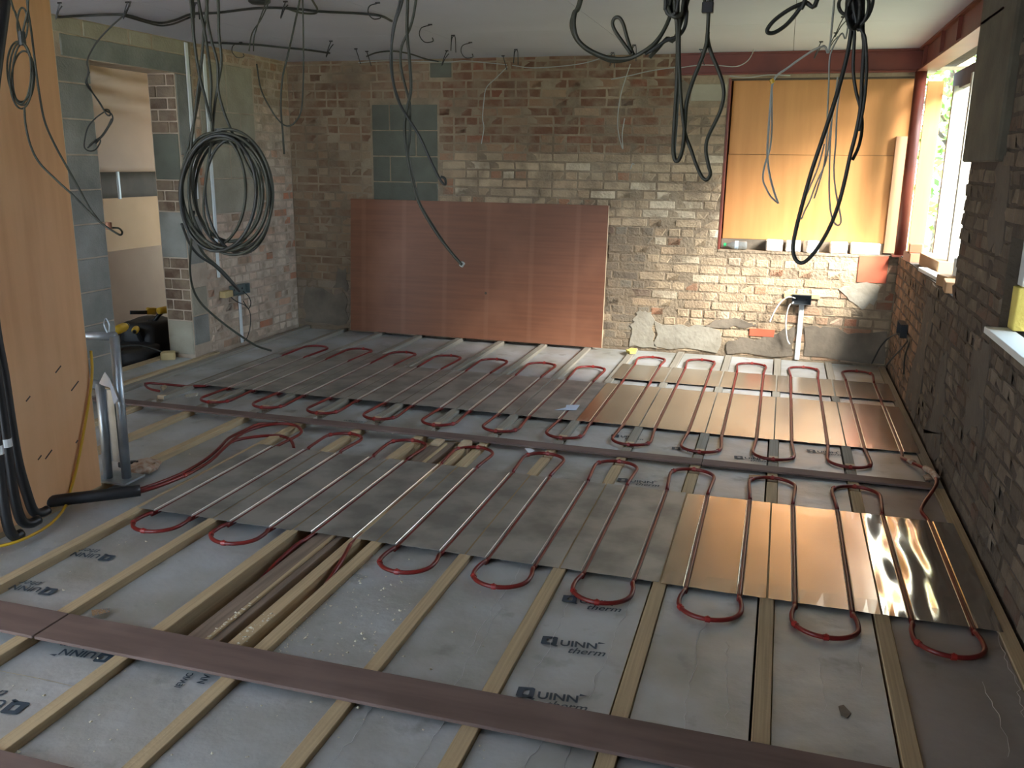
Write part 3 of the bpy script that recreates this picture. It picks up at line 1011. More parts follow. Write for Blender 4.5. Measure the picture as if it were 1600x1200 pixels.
def clip(parent, p, q, k=1.28):
    """saddle clip round the pipe at p, along q-p"""
    p, q = Vector(p), Vector(q)
    t = (q - p).normalized()
    b = MB().tube([p - t * .009, p + t * .009], PR * k, n=8)
    b.box(p.x - .004, p.x + .004, p.y - .004, p.y + .004, p.z - .010, p.z + PR * 1.5, c=.001)
    return obj('pipe_clip', b, M['clip'], parent)
def run_pipe(name, label, pts, clip_ids, extra=None):
    path = smooth_path(pts, 3)
    t = thing(name, label, 'pipe', (pts[0][0], pts[0][1], 0), 'red underfloor heating pipes')
    b = MB().tube(path, PR, n=10)
    obj('pipe_run', b, M['pipe'], t, smooth=True)
    for i in clip_ids:
        if i + 1 < len(pts):
            clip(t, pts[i], pts[i + 1])
    return t
NB, NT = 3.168, 4.172                             # near plates
def near_x(k, s): return BC[k] + s * .1
A, ca = [], []
# pipe A: out of the black sleeve, over to run 1, bends, into the trench
A += [(-3.02, 3.12, .012), (-2.90, 3.22, .02), (-2.82, 3.32, .02), (-2.785, 3.55, .012), (-2.80, 3.78, .008), (-2.86, 4.0, .006), (-2.91, 4.18, .005), (-2.935, 4.32, .002)]
A += [(-2.925, 4.42, .002), (-2.88, 4.50, .006), (-2.80, 4.545, .010), (-2.72, 4.545, .008), (-2.66, 4.50, .004), (-2.635, 4.42, -.004), (-2.64, 4.30, -.008)]
x = near_x(8, -1)
x1_, x2_ = BC[8] - .1, BC[8] + .1
def straight(xa, ya, yb):
    ym = (ya + yb) / 2
    s = 1 if yb > ya else -1
    return [(xa, ya + s * .012, ZG), (xa, ym, ZG), (xa, yb - s * .012, ZG)]
def bend(lst, cl, xa, xb, yflat, ytip):
    i0 = len(lst)
    lst += with_z(arc(xa, xb, yflat, ytip))
    cl += [i0 + 4, i0 + 9]
# with BC[8] the leftmost bay: run1, run2 | BC[7]: run3, run4 | BC[6]: run5 (into trench)
A = A[:13] + [(BC[8] - .085, 4.42, -.004)]
A += straight(BC[8] - .1, NT, NB); bend(A, ca, BC[8] - .1, BC[8] + .1, NB, 2.955)
A += straight(BC[8] + .1, NB, NT); bend(A, ca, BC[8] + .1, BC[7] - .1, NT, 4.515)
A += straight(BC[7] - .1, NT, NB); bend(A, ca, BC[7] - .1, BC[7] + .1, NB, 2.955)
A += straight(BC[7] + .1, NB, NT); bend(A, ca, BC[7] + .1, BC[6] - .1, NT, 4.515)
A += straight(BC[6] - .1, NT, NB)
A += [(BC[6] - .118, 3.05, -.012), (BC[6] - .136, 2.85, -.05), (BC[6] - .138, 2.6, -.11), (BC[6] - .138, 2.35, -.15)]
pa = run_pipe('heating_pipe', 'red heating pipe looping over the left plates and ending in the trench', A, ca)
# black sleeve round the pipe tails
sv = [(-3.13, 3.02, .034), (-3.03, 3.11, .034), (-2.93, 3.19, .034), (-2.825, 3.295, .030)]
b = MB().tube(smooth_path(sv, 5), .028, n=12)
tag(obj('pipe_sleeve', b, M['black'], None, loc=(-2.95, 3.17, 0), smooth=True), 'black foam sleeve round the pipe tails at the foot of the plywood partition', 'pipe sleeve')
# second and third tails in the bundle
for i, (dx, dz, en) in enumerate(((.020, .012, [(-2.88, 4.16, .012), (-2.80, 4.30, .004), (-2.70, 4.36, -.004), (-2.60, 4.30, -.008), (-2.52, 4.19, -.02)]), (-.018, .010, [(-2.95, 4.20, .006), (-2.955, 4.36, .004), (-2.95, 4.50, .004), (-2.93, 4.606, -.02), (-2.93, 4.70, -.04)]))):
    pts = [(-3.02 + dx, 3.12, .012 + dz), (-2.90 + dx, 3.22, .020 + dz), (-2.82 + dx, 3.32, .018 + dz), (-2.785 + dx, 3.55, .012 + dz), (-2.80 + dx, 3.78, .010 + dz), (-2.86 + dx * .8, 4.0, .008 + dz)] + en
    run_pipe('heating_pipe', 'red pipe tail in the bundle from the black sleeve, %s' % ('inner side next to the plates' if i == 0 else 'outer side away from the plates'), pts, [3] if i == 0 else [])
# pipe B: out of the trench, along the near row to the right wall, round the coupling, back along the far row
B, cb = [], []
B += [(-1.565, 2.33, -.15), (-1.568, 2.52, -.10), (-1.572, 2.75, -.035), (-1.585, 2.95, .004), (-1.615, 3.08, .008)]
cb += [2]
B += straight(BC[6] + .1, NB, NT); bend(B, cb, BC[6] + .1, BC[5] - .1, NT, 4.515)
for k in range(5, -1, -1):
    B += straight(BC[k] - .1, NT, NB); bend(B, cb, BC[k] - .1, BC[k] + .1, NB, 2.935)
    B += straight(BC[k] + .1, NB, NT)
    if k > 0: bend(B, cb, BC[k] + .1, BC[k - 1] - .1, NT, 4.535)
B += [(.742, 4.28, .004), (.768, 4.38, .016), (.815, 4.50, .03), (.852, 4.62, .036), (.860, 4.72, .036), (.845, 4.84, .030), (.812, 4.93, .022), (.778, 5.02, .012), (.752, 5.12, .0)]
FB, FT, FT2 = 5.225, 6.25, 6.935
def ftop(k): return (FT2, 7.30) if k <= 3 else (FT2, 7.26) if k == 4 else (FT, 6.74)
# far row: run up at BC[0]+.1, top bend to BC[0]-.1, down, bottom bend across the joist
k = 0
while k <= 11:
    yf, yt = ftop(k)
    if k <= 4:
        B += straight(BC[k] + .1, FB, FT) + [(BC[k] + .1, 6.335, ZG + .001)] + straight(BC[k] + .1, 6.42, yf)
    else:
        B += straight(BC[k] + .1, FB, yf)
    if k == 11: break
    bend(B, cb, BC[k] + .1, BC[k] - .1, yf, yt)
    if k <= 4:
        B += straight(BC[k] - .1, yf, 6.42) + [(BC[k] - .1, 6.335, ZG + .001)] + straight(BC[k] - .1, FT, FB)
    else:
        B += straight(BC[k] - .1, yf, FB)
    bend(B, cb, BC[k] - .1, BC[k + 1] + .1, FB, 4.842)
    k += 1
B += with_z(arc(BC[11] + .1, BC[11] - .1, FT, 6.72)) + straight(BC[11] - .1, FT, FB)
B += [(-4.24, 5.15, .0), (-4.20, 5.06, .002), (-4.10, 4.99, .004), (-4.02, 4.97, .004)]
pb = run_pipe('heating_pipe', 'long red heating pipe snaking over the plates of both rows', B, cb)
# coupling wrapped in tape by the right wall
b = MB()
b.tube(smooth_path([(.865, 4.70, .037), (.858, 4.80, .034), (.835, 4.88, .028)], 5), [.016] * 11, n=12)
obj('pipe_coupling', b, M['wrap'], pb, smooth=True, label='tape wrapped pipe coupling')
b = MB().tube([(.795, 4.985, .016), (.775, 5.03, .012)], .015, n=10)
obj('pipe_coupling', b, M['wrap'], pb, smooth=True)

# ---- steel beams and post ---------------------------------------------------
def ibeam_x(x0, x1, y0, y1, z0, z1, t=.014):
    b = MB()
    b.box(x0, x1, y0, y1, z1 - t, z1 - .001, c=.002)
    b.box(x0, x1, y0, y1, z0, z0 + t, c=.002)
    ym = y0 + .028
    b.box(x0, x1, ym, ym + .014, z0 + t, z1 - t)
    return b
bk = struct('steel_beam', ibeam_x(BEAMX, 1.02, YB - .035, YB + .12, 2.262, CEIL), M['steel'], 'red oxide painted steel beam over the boarded window')
b = MB()
b.box(XR - .035, XR + .10, 4.70, YB - .04, CEIL - .014, CEIL - .001, c=.002)
b.box(XR - .035, XR + .10, 4.70, YB - .04, 2.262, 2.278, c=.002)
b.box(XR - .007, XR + .008, 4.70, YB - .04, 2.277, CEIL - .013)
br = struct('steel_beam', b, M['steel'], 'red oxide painted steel beam above the open right window')
for yy in (5.95, 6.55, 7.30):
    obj('stiffener_plate', MB().box(XR - .03, XR - .007, yy, yy + .008, 2.277, CEIL - .013), M['steel'], br)
pt = struct('steel_post', MB().tube([(XR + .0, YB - .04, .90), (XR + .0, YB - .04, 2.262)], .042, n=20), M['steel'], 'round red steel post in the back right corner')
for p in pt.data.polygons: p.use_smooth = len(p.vertices) == 4
obj('base_plate', MB().box(XR - .06, XR + .06, YB - .10, YB + .02, .888, .902), M['steel'], pt)

# ---- boarded back window -----------------------------------------------------
YW = YB + .10
win = struct('window_1', MB().box(-.505, .95, YW + .02, YW + .06, .86, 2.24), M['timber_d'], 'window opening boarded up with plywood')
obj('plywood_panel', MB().box(-.46, .95, YW, YW + .018, 1.655, 2.236, c=.001), M['ply_win'], win)
obj('plywood_panel', MB().box(-.463, .95, YW - .004, YW + .016, .972, 1.652, c=.001), M['ply_win'], win)
obj('plywood_strip', MB().box(.80, .905, YW - .030, YW - .005, .90, 1.80, c=.001), M['ply_strip'], win, label='upright pale plywood strip by the steel post')
obj('window_jamb', MB().box(-.492, -.474, YB - .002, YW + .02, .885, 2.236, c=.002), M['steel'], win, label='red painted jamb')
obj('window_header', MB().box(-.49, .90, YB + .02, YW + .02, 2.225, 2.262), M['timber_d'], win)
obj('cavity_lining', MB().box(-.47, .80, YW - .002, YW + .02, .885, .970), M['cement_dark'], win)
obj('window_sill', MB().box(-.49, .90, YB - .004, YW + .02, .865, .886, c=.004), M['mortar'], win)

# ---- open right window --------------------------------------------------------
w2 = struct('window_2', MB().box(XR + .02, XR + .22, WA[0], WA[1], .86, .898), M['mortar'], 'open window hole in the right wall with timber boards outside')
XO = XR + .26
obj('head_timber', MB().box(XO - .03, XO + .02, 5.0, 7.60, 2.125, 2.25, c=.004), M['timber_d'], w2, label='dark timber rail across the window head')
obj('upright_board', MB().box(1.106, 1.262, 7.30, 7.345, -.3, 2.14, c=.003), M['timber_w'], w2, label='weathered upright board with a dark edge')
obj('upright_board', MB().box(1.046, 1.200, 6.28, 6.325, -.3, 2.14, c=.003), M['timber_w'], w2)
obj('reveal_board', MB().box(XR + .06, XO - .085, YB + .02, YB + .045, .92, 2.20, c=.002), M['ply_win'], w2, label='plywood facing at the far end of the window')
obj('stay_rod', MB().tube([(XR + .02, 5.3, 1.95), (XR + .08, 5.55, 1.55)], .006, n=6), M['timber_d'], w2)

# second opening nearer the camera
w3 = struct('window_3', MB().box(XR + .02, XR + .22, WB[0], WB[1], .86, .898), M['mortar'], 'second open window hole at the right edge')
obj('window_sill', MB().box(XR - .05, XR + .05, WB[0], WB[1] + .0, .895, .922, c=.003), M['white_mid'], w3, label='white painted sill board')
obj('reveal_insulation', MB().box(XR + .035, XR + .16, 4.02, 4.115, .925, 1.10, c=.004), M['insul_y'], w3, label='yellow insulation in the reveal')
obj('reveal_board', MB().box(XR + .05, XR + .20, 4.04, 4.118, 1.105, 1.29, c=.002), M['white_mid'], w3)

# ---- the room beyond the doorway -----------------------------------------------
mb = MB()
mb.box(-8.4, -8.2, 2.6, 9.1, -.25, 2.7)
mb.box(-8.4, XL - .24, 8.9, 9.1, -.25, 2.7)
mb.box(-8.4, -7.0, 2.6, 2.8, -.25, 2.7)
mb.box(-6.1, XL - .24, 2.6, 2.8, -.25, 2.7)
mb.box(-8.4, XL - .24, 2.6, 9.1, 2.62, 2.75)
struct('wall_annex', mb, M['block_pale'], 'walls of the small room beyond the doorway')

fa = struct('floor_annex', MB().box(-8.2, XL - .02, 2.8, 8.9, -.25, -.04), M['sub'], 'dark floor of the room beyond the doorway')
obj('plank', MB().box(XL - .22, XL + .02, 5.11, 5.96, -.035, -.004, c=.004), M['foil'], fa)
obj('plank', MB().box(XL + .022, XL + .07, 4.9, 6.2, -.06, .010, c=.004), M['joist'], fa)
obj('plank', MB().box(XL - .30, XL - .225, 5.2, 6.0, -.06, .006, c=.004), M['joist'], fa)
# creased membrane hanging on the sloping far side
vs, fs = [], []
for i in range(25):
    for j in range(19):
        y = 5.9 + 2.6 * i / 24
        z = 1.43 + 1.12 * j / 18
        fold = .075 * math.sin(z * 34 + y * 4 + 2.2 * noise.noise(Vector((y * 1.5, z * 2, 4)))) * max(0, (z - 1.85) / .6)
        vs.append((-6.05 - .25 * (z - 1.43) + fold, y, z))
for i in range(24):
    for j in range(18):
        q = i * 19 + j
        fs.append((q, q + 19, q + 20, q + 1))
o = obj('membrane_sheet', MB().add(vs, fs), M['membrane'], None, loc=(-6.1, 7.2, 1.43), smooth=True)
o.modifiers.new('thickness', 'SOLIDIFY').thickness = .003
tag(o, 'creased pinkish membrane hung over the far slope, seen through the doorway', 'membrane')
def sheet(name, x, y0, y1, z0, z1, lean, label, m, th=.01):
    b = MB()
    R = Matrix.Rotation(lean, 3, 'Y')
    b.box(x, x + th, y0, y1, z0, z1, c=.001, rot=R, piv=(x, y0, z0))
    o = obj(name, b, m, None, loc=(x, (y0 + y1) / 2, z0))
    return tag(o, label, 'board')
sheet('hardboard_sheet', -6.02, 6.2, 8.2, -.04, 1.19, -.06, 'tan hardboard sheet standing behind, upper one in the doorway', M['sheet'])
sheet('brown_board', -6.12, 6.0, 8.3, -.04, 1.46, -.05, 'dark brown board behind the tan sheets in the doorway', M['timber_d'], .02)
sheet('hardboard_sheet', -5.48, 6.14, 7.3, -.04, .775, -.10, 'large tan hardboard sheet leaning in front of the other in the doorway', M['sheet_pale'])
sheet('hardboard_offcut', -5.60, 5.6, 6.42, -.04, .82, -.08, 'narrow tan board offcut at the left edge of the doorway', M['sheet'])
p = at_x(184, 268, -5.97); q = at_x(187, 311, -5.97)
tag(obj('daylight_strip', MB().box(-5.985, -5.965, p.y - .012, p.y + .014, q.z, p.z, c=.002), M['pvc'], None, loc=(-5.97, p.y, q.z)), 'thin white strip standing in for a gap of daylight in the doorway', 'batten')  # white piece painted in for a narrow gap of daylight

# ---- power tools in the doorway -----------------------------------------------
def power_drill(label, loc, rz, tilt, body=M['yellow'], s=1.0):
    t = thing('power_drill', label, 'power tool', loc, 'power tools in the doorway')
    R = Matrix.Translation(loc) @ Matrix.Rotation(rz, 4, 'Z') @ Matrix.Rotation(tilt, 4, 'X') @ Matrix.Scale(s, 4)
    def tr(mb):
        mb.v = [tuple(R @ Vector(v)) for v in mb.v]
        return mb
    mh = obj('motor_housing', tr(MB().lathe([(.012, -.09), (.030, -.085), (.034, -.05), (.034, .04), (.028, .07), (.022, .075)], (0, 0, .19), (1, 0, 0), 14)), body, t, smooth=True)
    obj('chuck', tr(MB().lathe([(.021, .075), (.021, .10), (.016, .125), (.008, .135)], (0, 0, .19), (1, 0, 0), 14)), M['black'], mh, smooth=True)
    hd = obj('handle', tr(MB().tube(smooth_path([(-.035, 0, .175), (-.045, 0, .12), (-.055, 0, .06), (-.055, 0, .04)], 4), .020, n=10)), M['black'], t, smooth=True)
    obj('battery', tr(MB().box(-.105, .005, -.035, .035, .0, .045, c=.008)), M['black'], t)
    obj('trigger', tr(MB().box(-.022, -.010, -.008, .008, .125, .155, c=.003)), M['black'], hd)
    return t
def bag(name, label, x0, x1, y0, y1, z0, z1, seed, m):
    vs, fs = [], []
    nx, ny, nz = 8, 8, 6
    bm = bmesh.new()
    bmesh.ops.create_cube(bm, size=1.0)
    bmesh.ops.subdivide_edges(bm, edges=bm.edges, cuts=5, use_grid_fill=True)
    b = MB()
    for v in bm.verts:
        q = Vector((v.co.x * 2, v.co.y * 2, v.co.z * 2))
        rr = q.normalized() * 1.25
        q = q.lerp(rr, .45)
        n = noise.noise(q * 1.6 + Vector((seed, 0, 0))) * .22
        if q.z > -.7: q += q.normalized() * n
        v.co = Vector(((x0 + x1) / 2 + q.x * (x1 - x0) / 2, (y0 + y1) / 2 + q.y * (y1 - y0) / 2, max(z0, (z0 + z1) / 2 + q.z * (z1 - z0) / 2)))
    bm.verts.index_update()
    b.add([v.co.copy() for v in bm.verts], [tuple(v.index for v in fc.verts) for fc in bm.faces])
    bm.free()
    return tag(obj(name, b, m, None, loc=((x0 + x1) / 2, (y0 + y1) / 2, z0), smooth=True), label, 'bag')
bag('tool_bag', 'low black tool bag lying along the doorway floor', -5.16, -4.80, 5.50, 6.02, -.04, .10, 1, M['blackbag'])
bag('tool_bag', 'taller black tool bag slumped by the far door jamb', -5.20, -4.84, 5.98, 6.42, -.04, .24, 2, M['blackbag'])
power_drill('yellow bodied power tool at the left of the tool heap', (-4.93, 5.66, .07), 1.9, .2, s=1.05)
power_drill('yellow and black drill lying highest on the tool heap', (-4.98, 6.20, .21), 1.4, .75, s=.9)
power_drill('smaller drill with yellow body in the middle of the tool heap', (-4.92, 5.93, .06), -1.0, .3, s=.8)
t = thing('hand_saw', 'black bladed saw lying across the top of the tool heap', 'saw', (-4.95, 6.0, .33))
obj('saw_blade', MB().box(-4.96, -4.955, 5.86, 6.08, .325, .355, rot=Matrix.Rotation(-.15, 3, 'X')), M['black'], t)
obj('saw_handle', MB().box(-4.975, -4.94, 6.06, 6.17, .30, .36, c=.012, rot=Matrix.Rotation(-.15, 3, 'X')), M['yellow'], t)
bb = MB().tube(smooth_path([(-4.80, 5.50, .16), (-4.76, 5.7, .13), (-4.70, 5.85, .06), (-4.62, 5.93, .02)], 5), .008, n=6)
tag(obj('tool_lead', bb, M['cable_d'], None, loc=(-4.8, 5.7, 0), smooth=True), 'dark lead trailing over the threshold from the tool heap', 'lead')
p = at_z(262, 556, .02)
bb = MB().box(p.x - .05, p.x + .06, p.y - .05, p.y + .05, -.01, .055, c=.012, rz=.6)
tag(obj('broken_brick', bb, M['batten'], None, loc=(p.x, p.y, 0)), 'pale broken brick at the foot of the door jamb', 'brick')

# ---- leaning boards -------------------------------------------------------------
R = Matrix.Rotation(math.radians(-4.0), 3, 'X')
b = MB().box(-3.83, -1.415, 7.48, 7.498, .004, 1.224, rot=R, piv=(-2.6, 7.48, .004))
b2 = MB().box(-1.4152, -1.4122, 7.4795, 7.4985, .004, 1.224, rot=R, piv=(-2.6, 7.48, .004))
t = thing('plywood_sheet', 'large red brown plywood sheet leaning lengthwise against the back wall', 'plywood sheet', (-2.6, 7.48, 0))
obj('sheet_face', b, M['ply_lean'], t)
obj('sheet_edge', b2, M['ply_edge'], t, label='pale sawn edge of the sheet')
obj('knot_hole', MB().lathe([(.012, 0), (.010, .004)], at_y(759, 458, 7.488) + Vector((0, -.001, 0)), (0, 1, 0), 10), M['timber_d'], t)
t = thing('plywood_partition', 'tall orange plywood sheet standing upright at the left edge', 'plywood sheet', (-3.1, 2.74, 0))
obj('sheet_face', MB().box(-3.118, -3.10, 2.13, 3.35, .002, CEIL - .01), M['ply_left'], t)
obj('sheet_edge', MB().box(-3.118, -3.10, 3.3505, 3.353, .002, CEIL - .01), M['ply_edge'], t)
for (u, v, l) in ((91, 577, 10), (117, 603, 14), (44, 623, 7), (76, 710, 12), (62, 715, 6), (120, 690, 4)):
    q = at_x(u, v, -3.0995)
    obj('knot_mark', MB().box(-3.1002, -3.0985, q.y - l * .0022, q.y + l * .0022, q.z - .003, q.z + .003, rot=Matrix.Rotation(.6, 3, 'X')), M['timber_d'], t)

# ---- galvanised frame, paper, black ducts, yellow cable ----------------------------
t = thing('metal_frame', 'galvanised tube frame standing behind the edge of the plywood partition', 'metal frame', (-3.06, 3.44, 0))
obj('upright', MB().tube([(-3.040, 3.46, .012), (-3.030, 3.46, .735)], .023, n=14), M['galv'], t, smooth=True)
obj('upright', MB().tube([(-3.125, 3.43, .012), (-3.118, 3.43, .50)], .022, n=14), M['galv'], t, smooth=True)
obj('top_rail', MB().tube([(-3.025, 3.46, .735), (-3.60, 3.46, .700)], .021, n=14), M['galv'], t, smooth=True)
obj('lower_rail', MB().tube([(-3.11, 3.43, .495), (-3.55, 3.43, .47)], .021, n=14), M['galv'], t, smooth=True)
obj('brace_plate', MB().box(-3.115, -3.05, 3.437, 3.443, .10, .47), M['galv'], t)
obj('foot_plate', MB().box(-3.18, -2.985, 3.38, 3.53, .001, .012, c=.003), M['galv'], t)
obj('locking_pin', MB().tube(smooth_path([(-3.06, 3.45, .75), (-3.075, 3.45, .79), (-3.06, 3.45, .82), (-3.045, 3.45, .79), (-3.05, 3.45, .755)], 4), .004, n=6), M['galv'], t)
P = [at_y(163, 582, 3.42), at_y(170, 592, 3.42), at_y(183, 624, 3.41), at_y(178, 632, 3.40), at_y(172, 606, 3.41), at_y(154, 600, 3.42)]
tag(obj('paper_tag', MB().prism(P, (.002, .004, .001)), M['paper'], None, loc=P[0]), 'crumpled white paper tag hanging on the metal frame', 'paper')
DU = [([(76, 806), (66, 812), (52, 798), (40, 765), (28, 722), (18, 665), (6, 585), (-6, 520), (-18, 420), (-22, 300), (-14, 180), (-2, 80), (8, 0)], -3.062, 'black duct bending right at the floor, outermost by the yellow cable'),
      ([(62, 822), (48, 826), (33, 812), (22, 775), (13, 715), (4, 650), (-8, 570), (-22, 480), (-32, 350), (-30, 200), (-18, 80), (-8, 0)], -3.016, 'black duct second in from the yellow cable, curling at the floor'),
      ([(34, 836), (22, 838), (12, 820), (4, 775), (-2, 715), (-12, 640), (-24, 560), (-36, 480), (-46, 350), (-44, 200), (-34, 80), (-24, 0)], -2.968, 'black duct at the left picture edge with white tape round it')]
for pts, xx, lb in DU:
    w = [at_x(u, v, xx) for u, v in pts]
    w = [Vector((p.x, p.y, max(p.z, .024))) for p in w]
    w.append(Vector((w[-1].x, w[-1].y + .05, CEIL - .01)))
    t = thing('black_duct', lb, 'duct', (xx, w[0].y, 0), 'black ducts beside the plywood partition')
    obj('duct_tube', MB().tube(smooth_path(w, 5), .0215, n=12), M['black'], t, smooth=True)
    if xx > -3.04:
        q = [p for p in smooth_path(w, 5)]
        i = min(range(len(q)), key=lambda i: abs(q[i].z - .42))
        obj('white_tape', MB().tube([q[i - 1].lerp(q[i], .4), q[i].lerp(q[i + 1], .4)], .0228, n=12), M['pvc'], t)
w = [at_x(u, v, -3.088) for u, v in ((142, 548), (144, 575), (142, 605), (136, 645), (129, 685), (120, 730), (110, 768))]
w += [at_z(u, v, .007) for u, v in ((100, 795), (77, 820), (42, 840), (10, 851), (-30, 858))]
tag(obj('yellow_cable', MB().tube(smooth_path(w, 6), .0065, n=8), M['yellow'], None, loc=(-3.09, 3.1, 0), smooth=True), 'thin yellow cable drooping down the plywood edge and along the floor', 'cable')
# rusty lump with black clip on the foil beside the frame
q = at_z(222, 730, 0)
t = thing('rag_lump', 'rusty brown crumpled lump with a black clip on the foil by the metal frame', 'debris', (q.x, q.y, -.02))
bm = bmesh.new(); bmesh.ops.create_icosphere(bm, subdivisions=3, radius=1)
b = MB().add([(q.x + v.co.x * .075 * (1 + .4 * noise.noise(v.co * 3)), q.y + v.co.y * .11 * (1 + .4 * noise.noise(v.co * 2.4)), max(-.022, v.co.z * .028 * (1 + .7 * noise.noise(v.co * 5)))) for v in bm.verts], [tuple(v.index for v in fc.verts) for fc in bm.faces])
bm.free()
obj('lump', b, M['wrap'], t, smooth=True)
obj('black_clip', MB().box(q.x - .12, q.x - .02, q.y - .03, q.y + .0, .0, .030, c=.006, rz=.5), M['black'], t)

# ---- small debris ---------------------------------------------------------------
def scrap(name, px, z, m, label, cat, th=.002):
    P = [at_z(u, v, z) for u, v in px]
    return tag(obj(name, MB().prism(P, (0, 0, th)), m, None, loc=P[0]), label, cat)
scrap('torn_plastic', [(866, 641), (884, 637), (885, 633), (906, 633), (900, 641), (880, 641)], .006, M['bluepaper'], 'torn pale blue plastic strip lying on a far heat plate', 'scrap')
scrap('paper_scrap', [(820, 701), (829, 700), (836, 705), (826, 708)], -.004, M['paper'], 'tiny pale paper scrap by the brown strip, between two pipe bends', 'scrap')
scrap('yellow_scrap', [(978, 550), (986, 547), (995, 548), (993, 553), (984, 553)], .004, M['insul_y'], 'yellow plastic scrap at the foot of the back wall', 'scrap', .02)
scrap('brown_paper', [(1170, 742), (1188, 743), (1188, 747), (1170, 747)], .0, M['sheet'], 'small brown paper piece beside the third near bend from the wall', 'scrap')
scrap('foil_strip', [(143, 954), (150, 953), (172, 951), (171, 957), (152, 962), (144, 963)], -.012, M['alu_tape'], 'crumpled clear foil strip above the foreground timber strip', 'scrap')
scrap('foil_tape', [(250, 605), (258, 601), (262, 605), (255, 611)], .015, M['alu_tape'], 'crinkled foil tape on the pipe at the far left end', 'foil')
scrap('foil_tape', [(287, 618), (292, 622), (309, 619), (310, 614), (298, 615)], .012, M['alu_tape'], 'shiny foil tape wrapped at the second pipe bend from the far left', 'foil')
scrap('dark_flake', [(1310, 1104), (1318, 1102), (1330, 1115), (1324, 1122), (1314, 1118)], -.008, M['cement_dark'], 'dark flake on the foil near the bottom right corner', 'flake')
scrap('timber_shim', [(1442, 745), (1452, 742), (1457, 750), (1446, 752)], .004, M['wrap'], 'tan chip of wood below the taped pipe coupling', 'chip', .008)
cr2 = random.Random(9)
b = MB()
def crumb(x, y, z, s):
    vs = [(x + s * cr2.uniform(-1, 1), y + s * cr2.uniform(-1, 1), z + (s * .9 if i == 4 else 0)) for i in range(5)]
    vs[0:4] = [(x - s, y - s * .5, z), (x + s * .4, y - s, z), (x + s, y + s * .5, z), (x - s * .3, y + s, z)]
    b.add(vs, [(0, 1, 4), (1, 2, 4), (2, 3, 4), (3, 0, 4), (3, 2, 1, 0)])
for i in range(330):
    u, v = (cr2.uniform(0, 760), cr2.uniform(640, 1190)) if i % 3 else (cr2.uniform(430, 640), cr2.uniform(900, 1030))
    q = at_z(u, v, -.018)
    pn = panel_at(q.x, q.y)
    if pn and (q.x > -3.05 or q.y > 3.6) and not (3.15 < q.y < 4.2 and q.x > -2.76):
        crumb(q.x, q.y, pn[4] + .003, cr2.choice((.0022, .003, .003, .004, .006)))
for i in range(90):                                 # foam dust along the trench joist
    x = -1.51 + abs(cr2.gauss(0, .018)); y = cr2.uniform(2.3, 3.1)
    crumb(x, y, -.016, cr2.uniform(.0015, .0035))
for i in range(30):
    crumb(-1.625 + cr2.gauss(0, .012), cr2.uniform(2.28, 2.5), .001, cr2.uniform(.002, .006))
    crumb(-1.743 + cr2.gauss(0, .006), cr2.uniform(2.28, 2.6), -.001, cr2.uniform(.002, .005))
tag(obj('foam_crumbs', b, M['crumb'], None, loc=(-1.8, 2.6, 0)), 'scattered white foam crumbs over the foil panels', None, kind='stuff')

# ---- things on the back window sill ------------------------------------------------
SB = [(-.107, .027, 0, 'pale brick on the boarded window sill, first right of the bottle'), (.05, .165, .0, 'pale brick on the boarded window sill, second right of the bottle'),
      (.195, .300, .35, 'tilted pale brick in the middle of the boarded window sill'), (.393, .525, 0, 'speckled pale brick on the sill, between the tilted one and the largest'),
      (.548, .768, 0, 'largest pale brick with dark cracks at the right end of the sill')]
for (x0, x1, tl, lb) in SB:
    rr = random.Random(int(x0 * 999))
    b = MB().box(x0, x1, YB + .0, YB + .085, .888, .888 + (.088 if tl == 0 else .092), c=.008, rz=tl)
    b.v = [(v[0] + rr.uniform(-.003, .003), v[1] + rr.uniform(-.003, .003), v[2] + (rr.uniform(-.003, .004) if v[2] > .9 else 0)) for v in b.v]
    tag(obj('loose_brick', b, M['whitebrick'], None, loc=((x0 + x1) / 2, YB + .04, .888)), lb, 'brick', 'loose bricks on the boarded window sill')
t = thing('water_bottle', 'clear plastic bottle with green cap lying on the boarded window sill', 'bottle', (-.36, YB + .035, .888))
bbody = obj('bottle_body', MB().lathe([(.012, -.425), (.013, -.418), (.016, -.405), (.032, -.375), (.034, -.345), (.032, -.340), (.034, -.335), (.034, -.300), (.032, -.296), (.034, -.292), (.034, -.262), (.028, -.257)], (0, YB + .035, .923), (1, 0, 0), 20), M['bottle'], t, smooth=True)
obj('bottle_cap', MB().lathe([(.015, -.445), (.015, -.425)], (0, YB + .035, .923), (1, 0, 0), 16), M['green'], t)
obj('bottle_label', MB().lathe([(.0345, -.355), (.0345, -.325)], (0, YB + .035, .923), (1, 0, 0), 20), M['labelblue'], bbody)

